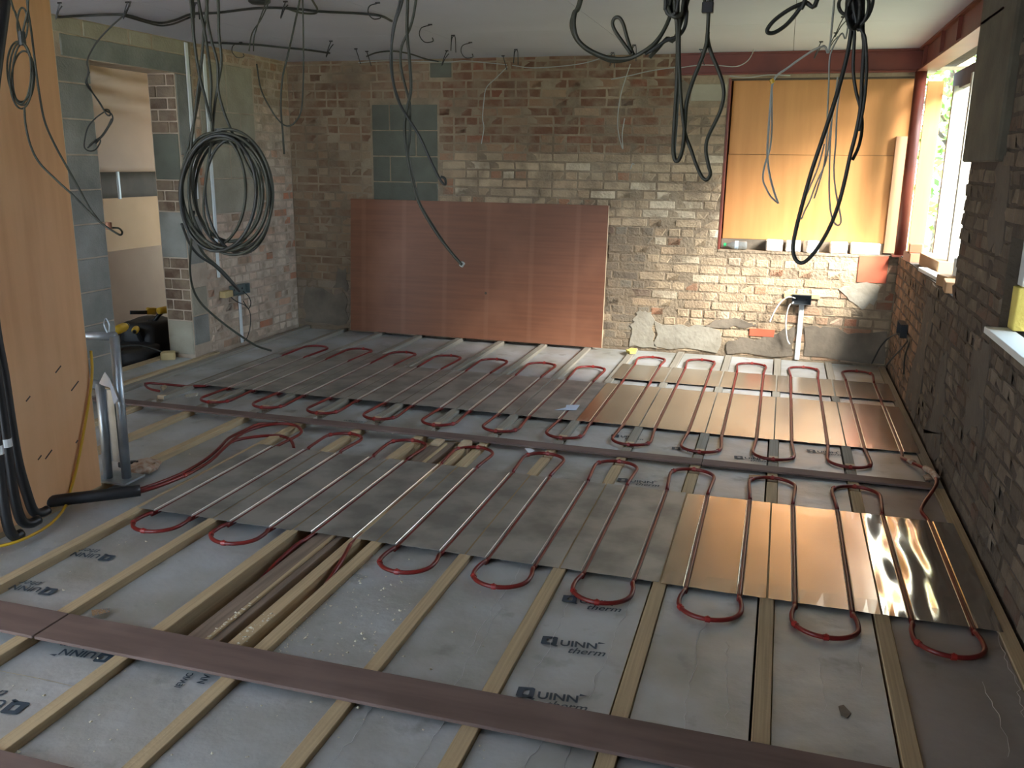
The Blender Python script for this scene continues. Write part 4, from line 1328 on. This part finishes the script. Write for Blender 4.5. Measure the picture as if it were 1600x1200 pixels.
# ---- sockets, capping, wall cables ----------------------------------------------------
def backbox(name, label, cx, cz, w, h, face, axis, m, dep=.045):
    """open metal back box: back plate and four lips"""
    t = thing(name, label, 'socket box', (cx if axis == 'x' else face, face if axis == 'x' else cx, cz))
    b = MB()
    def bx(a0, a1, d0, d1, z0, z1):
        if axis == 'x': b.box(a0, a1, face - d1, face - d0, z0, z1)
        elif axis == 'y-': b.box(face - d1, face - d0, a0, a1, z0, z1)
        else: b.box(face + d0, face + d1, a0, a1, z0, z1)
    bx(cx - w / 2, cx + w / 2, 0, .004, cz - h / 2, cz + h / 2)
    bx(cx - w / 2, cx - w / 2 + .003, .004, dep, cz - h / 2, cz + h / 2)
    bx(cx + w / 2 - .003, cx + w / 2, .004, dep, cz - h / 2, cz + h / 2)
    bx(cx - w / 2, cx + w / 2, .004, dep, cz - h / 2, cz - h / 2 + .003)
    bx(cx - w / 2, cx + w / 2, .004, dep, cz + h / 2 - .003, cz + h / 2)
    sh = obj('box_shell', b, m, t)
    b = MB()
    for k in (-.25, .25):
        if axis == 'x': b.lathe([(.009, 0), (.009, .003)], (cx + k * w, face - .007, cz), (0, 1, 0), 10)
        else: b.lathe([(.009, 0), (.009, .003)], (face - (.007 if axis == 'y-' else -.005), cx + k * w, cz), (1, 0, 0), 10)
    obj('knockout', b, M['black'], sh)
    return t
t = backbox('socket_box', 'dark metal socket box on the back wall below the boarded window', .21, .508, .15, .078, YB - .016, 'x', M['darkbox'])
obj('mounting_batten', MB().box(.07, .35, YB - .014, YB + .0, .515, .55, c=.002), M['batten'], t, label='pale wooden batten behind the box')
tag(obj('cable_capping', MB().box(.196, .236, YB - .022, YB - .010, .002, .466, c=.004), M['pvc'], None, loc=(.216, YB - .016, 0)), 'white cable capping strip from the back wall socket box to the floor', 'capping')
for i, (px, lb) in enumerate(((((1243, 466), (1233, 464), (1222, 470), (1212, 483), (1205, 497), (1203, 503)), 'white cable curving left out of the back wall socket box'),
                              (((1240, 472), (1233, 478), (1229, 492), (1228, 512), (1230, 530), (1234, 538)), 'white cable hanging straight down from the back wall socket box'))):
    w = [at_y(u, v, YB - (.045 if k else .03) - .012 * (k % 2)) for k, (u, v) in enumerate(px)]
    tag(obj('socket_cable', MB().tube(smooth_path(w, 5), .006, n=7), M['cable_w'], None, loc=w[0], smooth=True), lb, 'cable')
# left wall
p0, p1 = at_x(367, 447, XL + .02), at_x(380, 456, XL + .02)
t = backbox('socket_box', 'grey green metal socket box on the left wall above the capping', 6.60, .475, .24, .085, XL + .006, 'y', M['galvbox'])
obj('wood_block', MB().box(XL + .0, XL + .06, 6.34, 6.455, .435, .49, c=.005), M['batten'], t, label='pale wood block beside the box')
for (u, v0, v1, lb) in ((300, 66, 312, 'white capping strip on the left wall, the one nearer the doorway'), (331, 84, 438, 'white capping strip on the left wall, behind the large cable coil'), (378, 462, 537, 'short white capping strip from the left wall socket box to the floor')):
    uu0 = 290 if u == 300 else 318 if u == 331 else 374
    a, c_ = at_x(uu0, v0, XL + .012), at_x(uu0 + 2, v1, XL + .012)
    tag(obj('cable_capping', MB().box(XL + .006, XL + .018, a.y - .019, a.y + .019, max(.004, c_.z), min(a.z, CEIL - .003), c=.004), M['pvc'], None, loc=(XL + .01, a.y, max(.004, c_.z))), lb, 'capping')
for px, lb in ((((352, 456), (368, 470), (384, 478), (391, 490), (391, 510), (386, 528), (381, 533)), 'thin dark wire looping below the left wall socket box'),
               (((380, 455), (389, 464), (392, 474), (388, 482), (380, 470)), 'short dark wire end curled under the left wall socket box')):
    w = [at_x(u, v, XL + .05) for u, v in px]
    tag(obj('socket_wire', MB().tube(smooth_path(w, 5), .004, n=6), M['cable_d'], None, loc=w[0], smooth=True), lb, 'wire')
# right wall
t = backbox('socket_box', 'dark socket box on the shaded right brick wall', 6.72, .455, .20, .095, XR - .006, 'y-', M['darkbox'])
for px, lb in ((((1405, 520), (1390, 527), (1377, 540), (1368, 556), (1362, 568)), 'dark cable running left from the right wall socket box to the floor'),
               (((1420, 528), (1420, 538), (1414, 556), (1412, 585)), 'dark cable hanging down from the right wall socket box'),
               (((1419, 532), (1408, 545), (1394, 560), (1386, 570)), 'thin diagonal wire below the right wall socket box')):
    w = [at_x(u, v, XR - .05) if k else at_x(u, v, XR - .03) for k, (u, v) in enumerate(px)]
    if 'left' in lb: w = [at_x(1405, 520, XR - .03)] + [at_y(u, v, 7.2 + .05 * k) for k, (u, v) in enumerate(px[1:])]
    w = [Vector((min(p.x, XR - .02), p.y, max(.01, p.z))) for p in w]
    tag(obj('socket_cable', MB().tube(smooth_path(w, 5), .006, n=7), M['cable_d'], None, loc=w[0], smooth=True), lb, 'cable')

# ---- debris on the right window sill ----------------------------------------------------
def sill_brick(u0, v0, u1, v1, x, th, label, m, cat='brick', rz=0, name='loose_brick'):
    a, c_ = at_x(u0, v1, x), at_x(u1, v0, x)
    z0 = max(.90, min(a.z, c_.z)) if False else .90
    b = MB().box(x - .02, x + th, c_.y, a.y, z0, max(c_.z, a.z, z0 + .03), c=.006, rz=rz)
    return tag(obj(name, b, m, None, loc=(x, (a.y + c_.y) / 2, z0)), label, cat)
def sill_thing(name, x0, x1, y0, y1, z0, z1, m, label, cat, rz=0, rx=0):
    b = MB().box(x0, x1, y0, y1, z0, z1, c=.005, rot=Matrix.Rotation(rz, 3, 'Z') @ Matrix.Rotation(rx, 3, 'X'))
    return tag(obj(name, b, m, None, loc=((x0 + x1) / 2, (y0 + y1) / 2, z0)), label, cat)
sill_thing('loose_brick', .90, 1.00, 7.00, 7.21, .899, .965, M['copper'], 'brown brick on the window sill next to the red post, lower of two', 'brick', .1)
sill_thing('loose_brick', .91, 1.00, 7.02, 7.16, .967, 1.030, M['copper'], 'brown half brick stacked on another next to the red post', 'brick', -.1)
sill_thing('cardboard_box', .97, 1.12, 6.25, 6.85, .900, .985, M['sheet'], 'sunlit tan cardboard box on the open window sill', 'box', .05)
sill_thing('timber_offcut', .92, .98, 5.75, 6.45, .900, .925, M['white_mid'], 'pale flat timber offcut lying along the open window sill', 'timber', .06)
sill_thing('loose_brick', .915, 1.02, 5.58, 5.72, .900, .965, M['sheet'], 'tan brick lying at the near end of the open window sill', 'brick', .25)
sill_thing('paint_tin', .99, 1.11, 5.50, 5.66, .967, 1.07, M['white_mid'], 'white box standing at the near end of the open window sill', 'box', .3)
sill_thing('loose_brick', .90, 1.00, 5.32, 5.52, .900, .962, M['sheet'], 'brick overhanging the sill beside the pier', 'brick', -.1)

# ---- hanging cables ----------------------------------------------------------------------
def wires(px, y, jit=.0):
    """trace at distance y (number or (start, end)), with a small real depth wander"""
    n = len(px)
    rr = random.Random(int(px[0][0] * 7 + px[-1][1] * 3))
    ph = rr.uniform(0, 6)
    out = []
    for i, (u, v) in enumerate(px):
        yy = y if not isinstance(y, tuple) else y[0] + (y[1] - y[0]) * i / max(1, n - 1)
        p = at_y(u, v, yy + jit * math.sin(ph + i * .9))
        out.append(p)
    return out
def to_ceiling(w):
    """carry the first point on up to the ceiling"""
    p, q = w[0], w[1]
    dvec = (p - q)
    t = max(.02, CEIL - p.z)
    k = dvec / max(dvec.z, .01) if dvec.z > .01 else Vector((0, 0, 1))
    e = p + Vector((max(-.1, min(.1, k.x * t * .5)), 0, t))
    return [e] + w
def cable(parent, px, y, rad, m, jit=.012, up=False, dn=False, closed=False, name='cable'):
    w = wires(px, y, jit)
    if up: w = to_ceiling(w)
    if dn: w = list(reversed(to_ceiling(list(reversed(w)))))
    b = MB().tube(smooth_path(w, 5, closed), rad, n=8, closed=closed)
    return obj(name, b, m, parent, smooth=True)
def ellipse_px(cx, cy, rx, ry, rot=0, n=22, a0=0, a1=2 * PI, wob=0, seed=0):
    rr = random.Random(seed)
    ph = rr.uniform(0, 6)
    pts = []
    for i in range(n):
        a = a0 + (a1 - a0) * i / (n if abs(a1 - a0) > 6.28 else n - 1)
        k = 1 + wob * math.sin(2 * a + ph)
        x, y = rx * math.cos(a) * k, ry * math.sin(a) * k
        pts.append((cx + x * math.cos(rot) - y * math.sin(rot), cy + x * math.sin(rot) + y * math.cos(rot)))
    return pts
def tie(parent, u, v, y, rad, m=None, tall=.03):
    p = at_y(u, v, y)
    return obj('cable_tie', MB().tube([p + Vector((0, 0, -tall / 2)), p + Vector((0, 0, tall / 2))], rad, n=10), m or M['cable_d'], parent)

# coil in front of the plywood partition
Y0 = 2.92
t = thing('cable_coil', 'narrow bundle of grey cable looped and hanging before the plywood partition', 'cable', at_y(33, 0, Y0), 'cables hanging from the ceiling')
for i, (cx, cy, rx, ry, ro) in enumerate(((33, 118, 19, 50, 0), (34, 115, 14, 48, .05), (31, 112, 20, 46, -.04), (36, 122, 17, 44, .05))):
    cable(t, ellipse_px(cx, cy, rx, ry, ro, 20, wob=.04, seed=i), Y0 + .006 * i, .0036, M['cable_g'], .01, closed=True)
cable(t, [(17, 0), (24, 20), (31, 45), (34, 62)], Y0, .004, M['cable_g'], up=True)
cable(t, [(44, 0), (42, 22), (36, 48), (33, 66)], Y0, .004, M['cable_g'], up=True)
cable(t, ellipse_px(35, 38, 8, 26, 0, 16), Y0, .0036, M['cable_g'], .008, closed=True)
tie(t, 34, 60, Y0, .014, M['cable_d'], .05)
cable(t, [(38, 168), (40, 195), (48, 228), (62, 255), (90, 283), (115, 306), (140, 332), (160, 350), (178, 362), (188, 367), (191, 363), (186, 357), (176, 356)], (Y0, 3.1), .0042, M['cable_g'], .006)
t2 = thing('hanging_cable', 'single grey cable falling beside the narrow coil and joining its tail', 'cable', at_y(42, 0, Y0 + .05), 'cables hanging from the ceiling')
cable(t2, [(42, 0), (49, 50), (55, 100), (62, 150), (70, 190), (85, 225), (103, 258), (122, 292), (140, 325), (155, 345)], (Y0 + .05, 3.12), .0042, M['cable_g'], .006, up=True)
tie(t, 170, 353, 3.07, .012, M['copper'], .03)
# twisted thin wire at the doorway
t = thing('twisted_wire', 'thin twisted wire dangling with knotted loops in front of the doorway', 'wire', at_y(195, 0, 4.55), 'cables hanging from the ceiling')
cable(t, [(205, 0), (197, 20), (190, 27), (170, 45), (152, 65), (140, 85), (136, 98), (138, 110), (136, 128), (145, 145), (155, 160), (162, 172)], 4.55, .0045, M['cable_d'], .01, up=True)
cable(t, [(140, 112), (134, 130), (147, 148), (157, 162), (166, 178), (172, 180), (170, 172), (163, 172), (174, 178), (176, 187), (170, 198), (160, 212), (150, 224)], 4.55, .0045, M['cable_d'], .01)
cable(t, [(164, 174), (150, 184), (138, 198), (133, 215), (132, 230), (140, 236), (150, 233), (157, 220), (150, 218), (143, 226), (137, 231)], 4.55, .0042, M['cable_d'], .01)
cable(t, [(175, 186), (168, 200), (158, 214), (146, 222), (140, 228)], 4.57, .007, M['cable_d'], .005)

# large coil by the left wall
YC = 3.25
t = thing('cable_coil', 'big round coil of dark green grey cable hanging by the left wall', 'cable', at_y(335, 0, YC), 'cables hanging from the ceiling')
RINGS = [(341, 302, 58, 92, .05), (352, 298, 66, 92, -.10), (360, 300, 66, 97, -.12), (350, 304, 70, 86, -.08), (372, 306, 50, 92, -.10), (333, 296, 50, 90, .0), (356, 296, 54, 82, -.15), (345, 306, 62, 84, -.05), (366, 302, 60, 90, -.08)]
for i, (cx, cy, rx, ry, ro) in enumerate(RINGS):
    cable(t, ellipse_px(cx, cy, rx, ry, ro, 26, wob=.02, seed=i + 3), YC + .012 * (i - 4), .0062 if i % 3 else .0072, M['cable_g'] if i % 4 else M['cable_d'], .012, closed=True)
tie(t, 345, 210, YC, .026, M['cable_d'], .045)
tie(t, 381, 224, YC, .022, M['cable_d'], .035)
for px in ([(298, 0), (302, 50), (307, 90), (313, 130), (308, 165), (300, 205), (288, 250)], [(310, 0), (318, 40), (326, 90), (330, 130), (329, 170), (332, 205)],
           [(324, 0), (319, 45), (315, 95), (308, 150), (300, 215), (296, 260)], [(323, 0), (324, 30), (331, 65), (340, 100), (341, 140), (350, 175), (362, 205), (378, 240), (400, 285)],
           [(341, 0), (342, 50), (346, 95), (341, 130), (335, 170), (331, 215), (322, 280), (318, 330), (330, 370)], [(301, 0), (303, 60), (310, 110), (320, 150), (330, 190)]):
    cable(t, px, YC, .0058, M['cable_g'], .014, up=True)
cable(t, [(300, 240), (296, 300), (300, 350), (315, 392), (335, 412), (352, 428), (372, 452)], (YC, 3.6), .006, M['cable_g'], .006)
cable(t, [(284, 350), (296, 380), (312, 400), (335, 415), (356, 436), (374, 455)], (YC, 3.6), .006, M['cable_d'], .006)
cable(t, [(303, 330), (298, 390), (297, 425), (303, 455), (318, 478), (345, 502), (372, 522), (400, 540), (424, 548)], (YC, 3.7), [.0048] * 999 and .0052, M['cable_g'], .006)

# long dark cables running along the ceiling
def ceil_cable(label, px, rad, m, drop=.015):
    w = [at_z(u, v, CEIL - drop - .012 * abs(math.sin(i * 1.3))) for i, (u, v) in enumerate(px)]
    return tag(obj('ceiling_cable', MB().tube(smooth_path(w, 5), rad, n=7), m, None, loc=w[0], smooth=True), label, 'cable', 'cables along the ceiling')
ceil_cable('dark cable sagging along the ceiling from the left wall to the middle', [(88, 27), (120, 25), (165, 23), (200, 24), (228, 32), (252, 36), (275, 31), (300, 22), (340, 20), (400, 13), (450, 13), (500, 18), (560, 21), (595, 25), (612, 33)], .0075, M['cable_d'])
ceil_cable('second dark cable dipping lower beside the first near the left wall', [(195, 25), (225, 34), (250, 40), (272, 37), (297, 27)], .006, M['cable_d'])
ceil_cable('dark cable along the ceiling close to the left wall corner', [(322, 66), (360, 68), (400, 70), (440, 74), (480, 78), (515, 83)], .008, M['cable_d'])
ceil_cable('pale thin cable loop pinned to the ceiling above the block infill', [(573, 88), (590, 82), (615, 80), (640, 84), (665, 92), (690, 97)], .006, M['cable_g'], .03)
ceil_cable('looped cable end lying along the ceiling at the left', [(445, 12), (470, 20), (492, 21), (496, 15), (490, 4), (485, -6)], .006, M['cable_g'])
# ceiling hooks with hanging wire loops: alike everywhere
hooks = [(93, 4, 0), (199, 3, 0), (306, 4, 2), (446, 2, 0), (590, 4, 1), (672, 38, 1), (708, 55, 2), (735, 66, 1), (517, 64, 0), (556, 76, 3), (573, 80, 3), (698, 79, 0), (806, 77, 2), (786, 87, 3), (957, 82, 2), (991, 70, 2), (1095, 77, 3), (1306, 51, 0), (1283, 65, 0), (376, 66, 1), (1318, 26, 0)]
NTH = ORD + ['fourteenth', 'fifteenth', 'sixteenth', 'seventeenth', 'eighteenth', 'nineteenth', 'twentieth', 'last']
for (u, v, ty) in hooks:
    p = at_z(u, v, CEIL - .002)
    rank = sorted(hooks).index((u, v, ty))
    t = thing('cable_hook', '%s black wire tie on the ceiling, %s of twenty one from the left' % (('bent', 'open looped', 'twin legged', 'straight slanting')[ty], NTH[rank]), 'cable tie', p, 'wire ties on the ceiling')
    obj('staple', MB().box(p.x - .014, p.x + .014, p.y - .004, p.y + .004, CEIL - .008, CEIL, c=.001), M['black'], t)
    def off(a, c_): return p + r * (a) - Vector((0, 0, c_))
    shp = {0: [(0, .004), (-.02, .05), (-.035, .10), (-.01, .05), (.015, .02)], 1: [(0, .004), (-.05, .02), (-.06, .06), (-.03, .095), (.015, .09), (.012, .07)],
           2: [(-.01, .004), (-.014, .09), (-.008, .02), (.012, .01), (.016, .10)], 3: [(0, .004), (.015, .05), (.03, .10)]}[ty]
    k = .9 if p.y < 5.5 else 1.15
    obj('wire_tie', MB().tube(smooth_path([off(a * k, c_ * k) for a, c_ in shp], 4), .0034, n=6), M['black'], t)

# middle bundle
YM = 3.8
t = thing('cable_bundle', 'bundle of grey cables hanging in front of the block infill', 'cable', at_y(635, 0, YM), 'cables hanging from the ceiling')
cable(t, [(629, 0), (618, 35), (612, 70), (611, 105), (617, 140), (626, 165), (640, 188), (655, 212), (668, 240), (680, 266), (690, 284), (696, 288), (695, 279), (688, 276)], YM, .0062, M['cable_d'], .012, up=True)
cable(t, [(625, 0), (614, 45), (612, 90), (615, 130), (624, 160)], YM + .02, .006, M['cable_d'], .01, up=True)
cable(t, [(637, 0), (636, 50), (640, 95), (642, 140), (636, 170), (632, 200), (636, 240), (645, 285), (654, 315), (670, 345), (690, 375), (708, 398), (722, 414)], YM, .0075, M['cable_g'], .01, up=True)
cable(t, [(650, 0), (642, 40), (628, 72), (626, 100), (632, 130), (640, 160), (641, 190), (640, 220), (638, 245), (648, 290), (656, 318), (676, 352), (700, 388), (718, 410)], YM + .015, .0062, M['cable_g'], .01, up=True)
q = at_y(722, 413, YM)
obj('cable_end', MB().box(q.x - .010, q.x + .010, q.y - .007, q.y + .008, q.z - .012, q.z + .012, c=.004, rot=Matrix.Rotation(.6, 3, 'Y')), M['cable_l'], t)
# thin loops further left
t = thing('hanging_cable', 'thin dark cable in a U loop hanging by the back left corner', 'cable', at_y(472, 0, 4.3), 'cables hanging from the ceiling')
cable(t, [(401, 100), (408, 140), (424, 172), (438, 191), (450, 197), (462, 190), (471, 170), (474, 120), (474, 60), (473, 0)], 4.3, .0042, M['cable_g'], .012, dn=True)
t = thing('hanging_cable', 'thin straight dark cable hanging from the ceiling by the back left corner', 'cable', at_y(470, 0, 4.35), 'cables hanging from the ceiling')
cable(t, [(468, 0), (460, 40), (450, 85), (441, 125), (439, 170), (442, 210), (444, 241)], 4.35, .0052, M['cable_g'], .012, up=True)
t = thing('hanging_cable', 'short pair of thin wires dangling near the ceiling above the left wall', 'wire', at_y(410, 0, 4.4), 'cables hanging from the ceiling')
cable(t, [(420, 2), (408, 30), (394, 52), (389, 80)], 4.4, .0035, M['cable_g'], .01, up=True)
cable(t, [(416, 2), (404, 35), (397, 60), (396, 80)], 4.4, .0035, M['cable_g'], .01, up=True)

# junction rose at the top edge
p = at_z(405, -2, CEIL)
tag(obj('ceiling_rose', MB().lathe([(.062, 0), (.060, .018), (.045, .028)], p, (0, 0, -1), 20), M['cable_d'], None, loc=p, smooth=True), 'round dark fitting on the ceiling at the top edge', 'fitting')

# right middle bundle
YR = 3.4
t = thing('cable_bundle', 'thick knotted bundle of grey green cables looping down by the middle of the ceiling', 'cable', at_y(1055, 0, YR), 'cables hanging from the ceiling')
for k in range(3):
    cable(t, [(908 - k, 0), (899 - k, 20), (897 - 2 * k, 40), (902 - k, 60), (915, 74 + k), (935, 85 + k), (955, 91 + 2 * k), (975, 92 + k), (992, 88), (1008, 79), (1024, 66 + k), (1038, 46), (1048, 22), (1052, 0)], YR + .016 * k, .0075, M['cable_g'], .008, up=True, dn=True)
cable(t, [(986, 84), (973, 66), (961, 48), (957, 36), (961, 28), (968, 28), (974, 38), (979, 56), (984, 72), (990, 86)], YR, .0066, M['cable_g'], .006)
for k in range(2):
    cable(t, [(1054 + 5 * k, 0), (1058 + k, 40), (1059 + k, 90), (1057 + k, 140), (1054 + 2 * k, 190), (1052 + k, 232), (1055, 250), (1061, 249), (1067, 230), (1070, 195), (1073, 160), (1082, 128), (1094, 98), (1103, 72), (1106, 50)], YR + .02 * k, .0078, M['cable_g'], .008, up=True)
cable(t, [(1107, 22), (1106, 60), (1112, 85), (1121, 106), (1129, 130), (1131, 150), (1126, 172), (1117, 192), (1106, 215), (1103, 235), (1107, 258), (1110, 272), (1104, 281), (1096, 275), (1087, 255), (1079, 232), (1071, 210), (1067, 185), (1063, 140), (1061, 80), (1062, 20)], YR, .0068, M['cable_g'], .008, up=True)
for i, px in enumerate(([(1040, 0), (1040, 14), (1047, 24), (1056, 18), (1060, 0)], [(1048, 0), (1044, 10), (1052, 26), (1064, 22), (1068, 0)], [(1072, 0), (1073, 20), (1070, 42), (1060, 56), (1040, 64), (1022, 76), (1008, 84)],
                        [(1060, 48), (1042, 60), (1028, 76), (1015, 90)], [(1056, 0), (1050, 12), (1044, 22), (1040, 12), (1044, 0)])):
    cable(t, px, YR - .02 + .012 * i, .0068, M['cable_g' if i % 2 else 'cable_d'], .008, up=True, dn=(i in (0, 1, 4)))
p = at_y(1106, 12, YR)
obj('junction_block', MB().box(p.x - .020, p.x + .020, p.y - .015, p.y + .015, p.z - .018, p.z + .018, c=.003), M['black'], t, label='black junction block')
obj('cable', MB().tube([p + Vector((-.012, 0, .01)), p + Vector((-.02, 0, CEIL - p.z))], .006, n=8), M['cable_g'], t)
obj('cable', MB().tube([p + Vector((.012, 0, .01)), p + Vector((.02, 0, CEIL - p.z))], .006, n=8), M['cable_g'], t)

# right bundle
YS = 3.5
t = thing('cable_bundle', 'knotted bundle of dark cables hanging in front of the boarded window', 'cable', at_y(1335, 0, YS), 'cables hanging from the ceiling')
for k in range(2):
    cable(t, [(1276 + k, 0), (1258, 4 + k), (1235, 14), (1212, 30), (1200, 44), (1200, 51), (1210, 51), (1226, 41), (1240, 26 + k), (1252, 10), (1258, 0)], YS + .015 * k, .0074, M['cable_d'], .008, up=True, dn=True)
cable(t, [(1331, 20), (1330, 48), (1324, 85), (1314, 125), (1300, 172), (1284, 220), (1268, 268), (1254, 318), (1243, 362), (1239, 388), (1243, 405), (1252, 411), (1264, 404), (1280, 384), (1297, 354), (1310, 320), (1320, 282), (1328, 245), (1338, 205), (1345, 165), (1347, 120), (1350, 70), (1348, 30)], YS, .0075, M['cable_d'], .01, up=True, dn=True)
cable(t, [(1336, 20), (1335, 60), (1333, 105), (1337, 140), (1345, 172), (1347, 200), (1342, 228), (1332, 250)], YS + .02, .0058, M['cable_d'], .01, up=True)
cable(t, [(1337, 30), (1345, 46), (1352, 62), (1354, 110), (1350, 160), (1342, 205)], YS - .02, .006, M['cable_d'], .01, up=True)
for i, (cx, cy, rx, ry, ro) in enumerate(((1334, 18, 10, 26, .1), (1340, 14, 16, 30, .3), (1322, 8, 12, 14, .2), (1336, 30, 9, 16, 0), (1347, 10, 14, 32, .35), (1330, 14, 7, 22, -.1), (1338, 6, 10, 20, 0))):
    cable(t, ellipse_px(cx, cy, rx, ry, ro, 16, wob=.06, seed=i), YS + .012 * (i - 3), .0062, M['cable_d'], .012, closed=True)
tie(t, 1334, 22, YS, .022, M['black'], .07)
cable(t, [(1340, 0), (1336, 15), (1332, 30)], YS, .012, M['cable_d'], .0, up=True)
# pale thin cables in front of the boarded window
t = thing('hanging_cable', 'pair of pale thin cables with long loops in front of the boarded window', 'cable', at_y(1310, 60, 4.3), 'cables hanging from the ceiling')
cable(t, [(1323, 53), (1316, 52), (1309, 60), (1300, 78), (1296, 95), (1295, 130), (1293, 175), (1292, 215), (1288, 255), (1280, 285), (1272, 310)], 4.3, .0038, M['cable_l'], .01, up=True)
cable(t, [(1308, 140), (1302, 165), (1298, 210), (1296, 260), (1296, 310), (1300, 340), (1308, 352), (1314, 346), (1311, 325), (1306, 300), (1303, 265), (1306, 220), (1308, 170), (1314, 130)], 4.28, .0038, M['cable_l'], .008)
cable(t, [(1309, 120), (1304, 160), (1297, 205), (1291, 250), (1276, 285), (1266, 312), (1257, 330), (1252, 342), (1250, 330), (1262, 300), (1278, 262), (1288, 225)], 4.32, .0035, M['cable_l'], .008)
t = thing('hanging_cable', 'thin pale cable drooping over the left part of the boarded window', 'cable', at_y(1283, 66, 4.5), 'cables hanging from the ceiling')
cable(t, [(1296, 75), (1288, 72), (1272, 78), (1250, 92), (1228, 108), (1214, 118), (1207, 131), (1204, 160), (1201, 200), (1199, 240), (1202, 270), (1209, 298), (1216, 318)], 4.5, .005, M['cable_l'], .01, up=True)
cable(t, [(1206, 132), (1206, 165), (1206, 200), (1203, 232), (1195, 258), (1192, 280), (1198, 296), (1205, 308), (1214, 316)], 4.52, .0042, M['cable_l'], .01)
obj('yellow_tag', MB().tube(wires([(1205, 124), (1208, 130)], 4.5), .011, n=8), M['yellow'], t)

# thin wires pinned over the back wall
def wall_wire(label, px, y=7.5, rad=.004, m=None):
    w = wires(px, y, .02)
    return tag(obj('wall_wire', MB().tube(smooth_path(w, 4), rad, n=6), m or M['cable_l'], None, loc=w[0], smooth=True), label, 'wire', 'thin wires on the back wall')
wall_wire('thin pale wire strung along the top of the back wall, left half', [(560, 98), (600, 95), (650, 96), (700, 97), (725, 95), (760, 98), (792, 101)])
wall_wire('thin pale wire strung along the top of the back wall, middle', [(800, 102), (830, 106), (870, 104), (905, 100), (930, 94), (955, 84)])
wall_wire('thin pale wire running diagonally over the red brown brick to the green bundle', [(955, 124), (985, 118), (1015, 111), (1055, 105)])
wall_wire('thin pale wire hanging down the back wall right of the block infill', [(793, 104), (775, 122), (760, 137), (756, 158), (754, 185), (756, 200), (752, 225)])
wall_wire('thin pale wire loop hanging in the middle of the back wall', [(985, 100), (972, 140), (967, 165), (965, 190), (967, 212), (973, 233), (972, 210), (976, 185)])
wall_wire('short pale wire stub poking from the back wall brick', [(985, 264), (988, 256), (991, 257)])
wall_wire('pale wire curling along the red steel beam', [(1055, 107), (1090, 102), (1120, 102), (1150, 104), (1168, 95), (1177, 80), (1179, 71)], 7.4)
wall_wire('pale wire sagging below the red steel beam over the boarded window', [(1140, 119), (1170, 121), (1200, 117), (1235, 118)], 7.45)

# unseen block added to keep the sun off the nearer opening
struct('sun_blocker', MB().box(5.0, 9.0, -9.0, 0.45, -.4, 9.0), M['mortar'], 'added unseen block shading the nearer opening')
# ---- garden outside -----------------------------------------------------------------------
gm = MB().box(1.2, 40, -30, 60, -.6, -.35)
struct('ground', gm, M['ground'], 'garden ground outside the windows')
struct('bounce_ground', MB().box(-40, 1.19, -40, -.9, -.6, -.30), M['bounce_pale'], 'added pale ground behind the camera, bouncing light to the ceiling')  # unseen ground, made pale to bounce skylight onto the ceiling
def tree(label, x, y, h, rad, seed, n=2600):
    rr = random.Random(seed)
    t = thing('tree', label, 'tree', (x, y, -.35), 'garden trees seen through the open window')
    b = MB().tube(smooth_path([(x, y, -.4), (x + .05, y, h * .3), (x - .05, y + .05, h * .6), (x, y, h * .85)], 5), [.11 - .004 * i for i in range(16)], n=8)
    for k in range(6):
        a = k * 1.05
        b.tube([(x, y, h * (.3 + .08 * k)), (x + math.cos(a) * rad * .6, y + math.sin(a) * rad * .6, h * (.45 + .08 * k))], [.04, .012], n=6)
    obj('trunk', b, M['bark'], t)
    lf = MB()
    cl = [(Vector((rr.uniform(-1, 1), rr.uniform(-1, 1), rr.uniform(0, 1))), rr.uniform(.25, .5)) for _ in range(26)]
    for i in range(n):
        c_, s = cl[i % len(cl)]
        q = Vector((rr.gauss(0, 1), rr.gauss(0, 1), rr.gauss(0, 1))).normalized() * (s * rr.uniform(.5, 1) ** .5)
        px = Vector((x + (c_.x * .75 + q.x) * rad, y + (c_.y * .75 + q.y) * rad, .35 + (c_.z * .9 + q.z * .5 + .1) * h))
        a = Vector((rr.gauss(0, 1), rr.gauss(0, 1), rr.gauss(0, .6))).normalized() * .075
        w_ = a.cross(Vector((rr.gauss(0, 1), rr.gauss(0, 1), rr.gauss(0, 1)))).normalized() * .034
        lf.add([px - a, px + w_, px + a, px - w_], [(0, 1, 2, 3)])
    o = obj('foliage', lf, M['leaf'], t)
    o['kind'] = 'stuff'
    return t
tree('leafy green tree filling the gap beside the window boards', 1.9, 11.6, 3.6, 1.1, 1)
tree('taller tree further off behind the gap beside the window boards', 2.9, 19.0, 5.2, 2.0, 2)
tree('tree at the side whose leaves show above the dark head timber', 4.6, 15.5, 5.0, 1.9, 3)
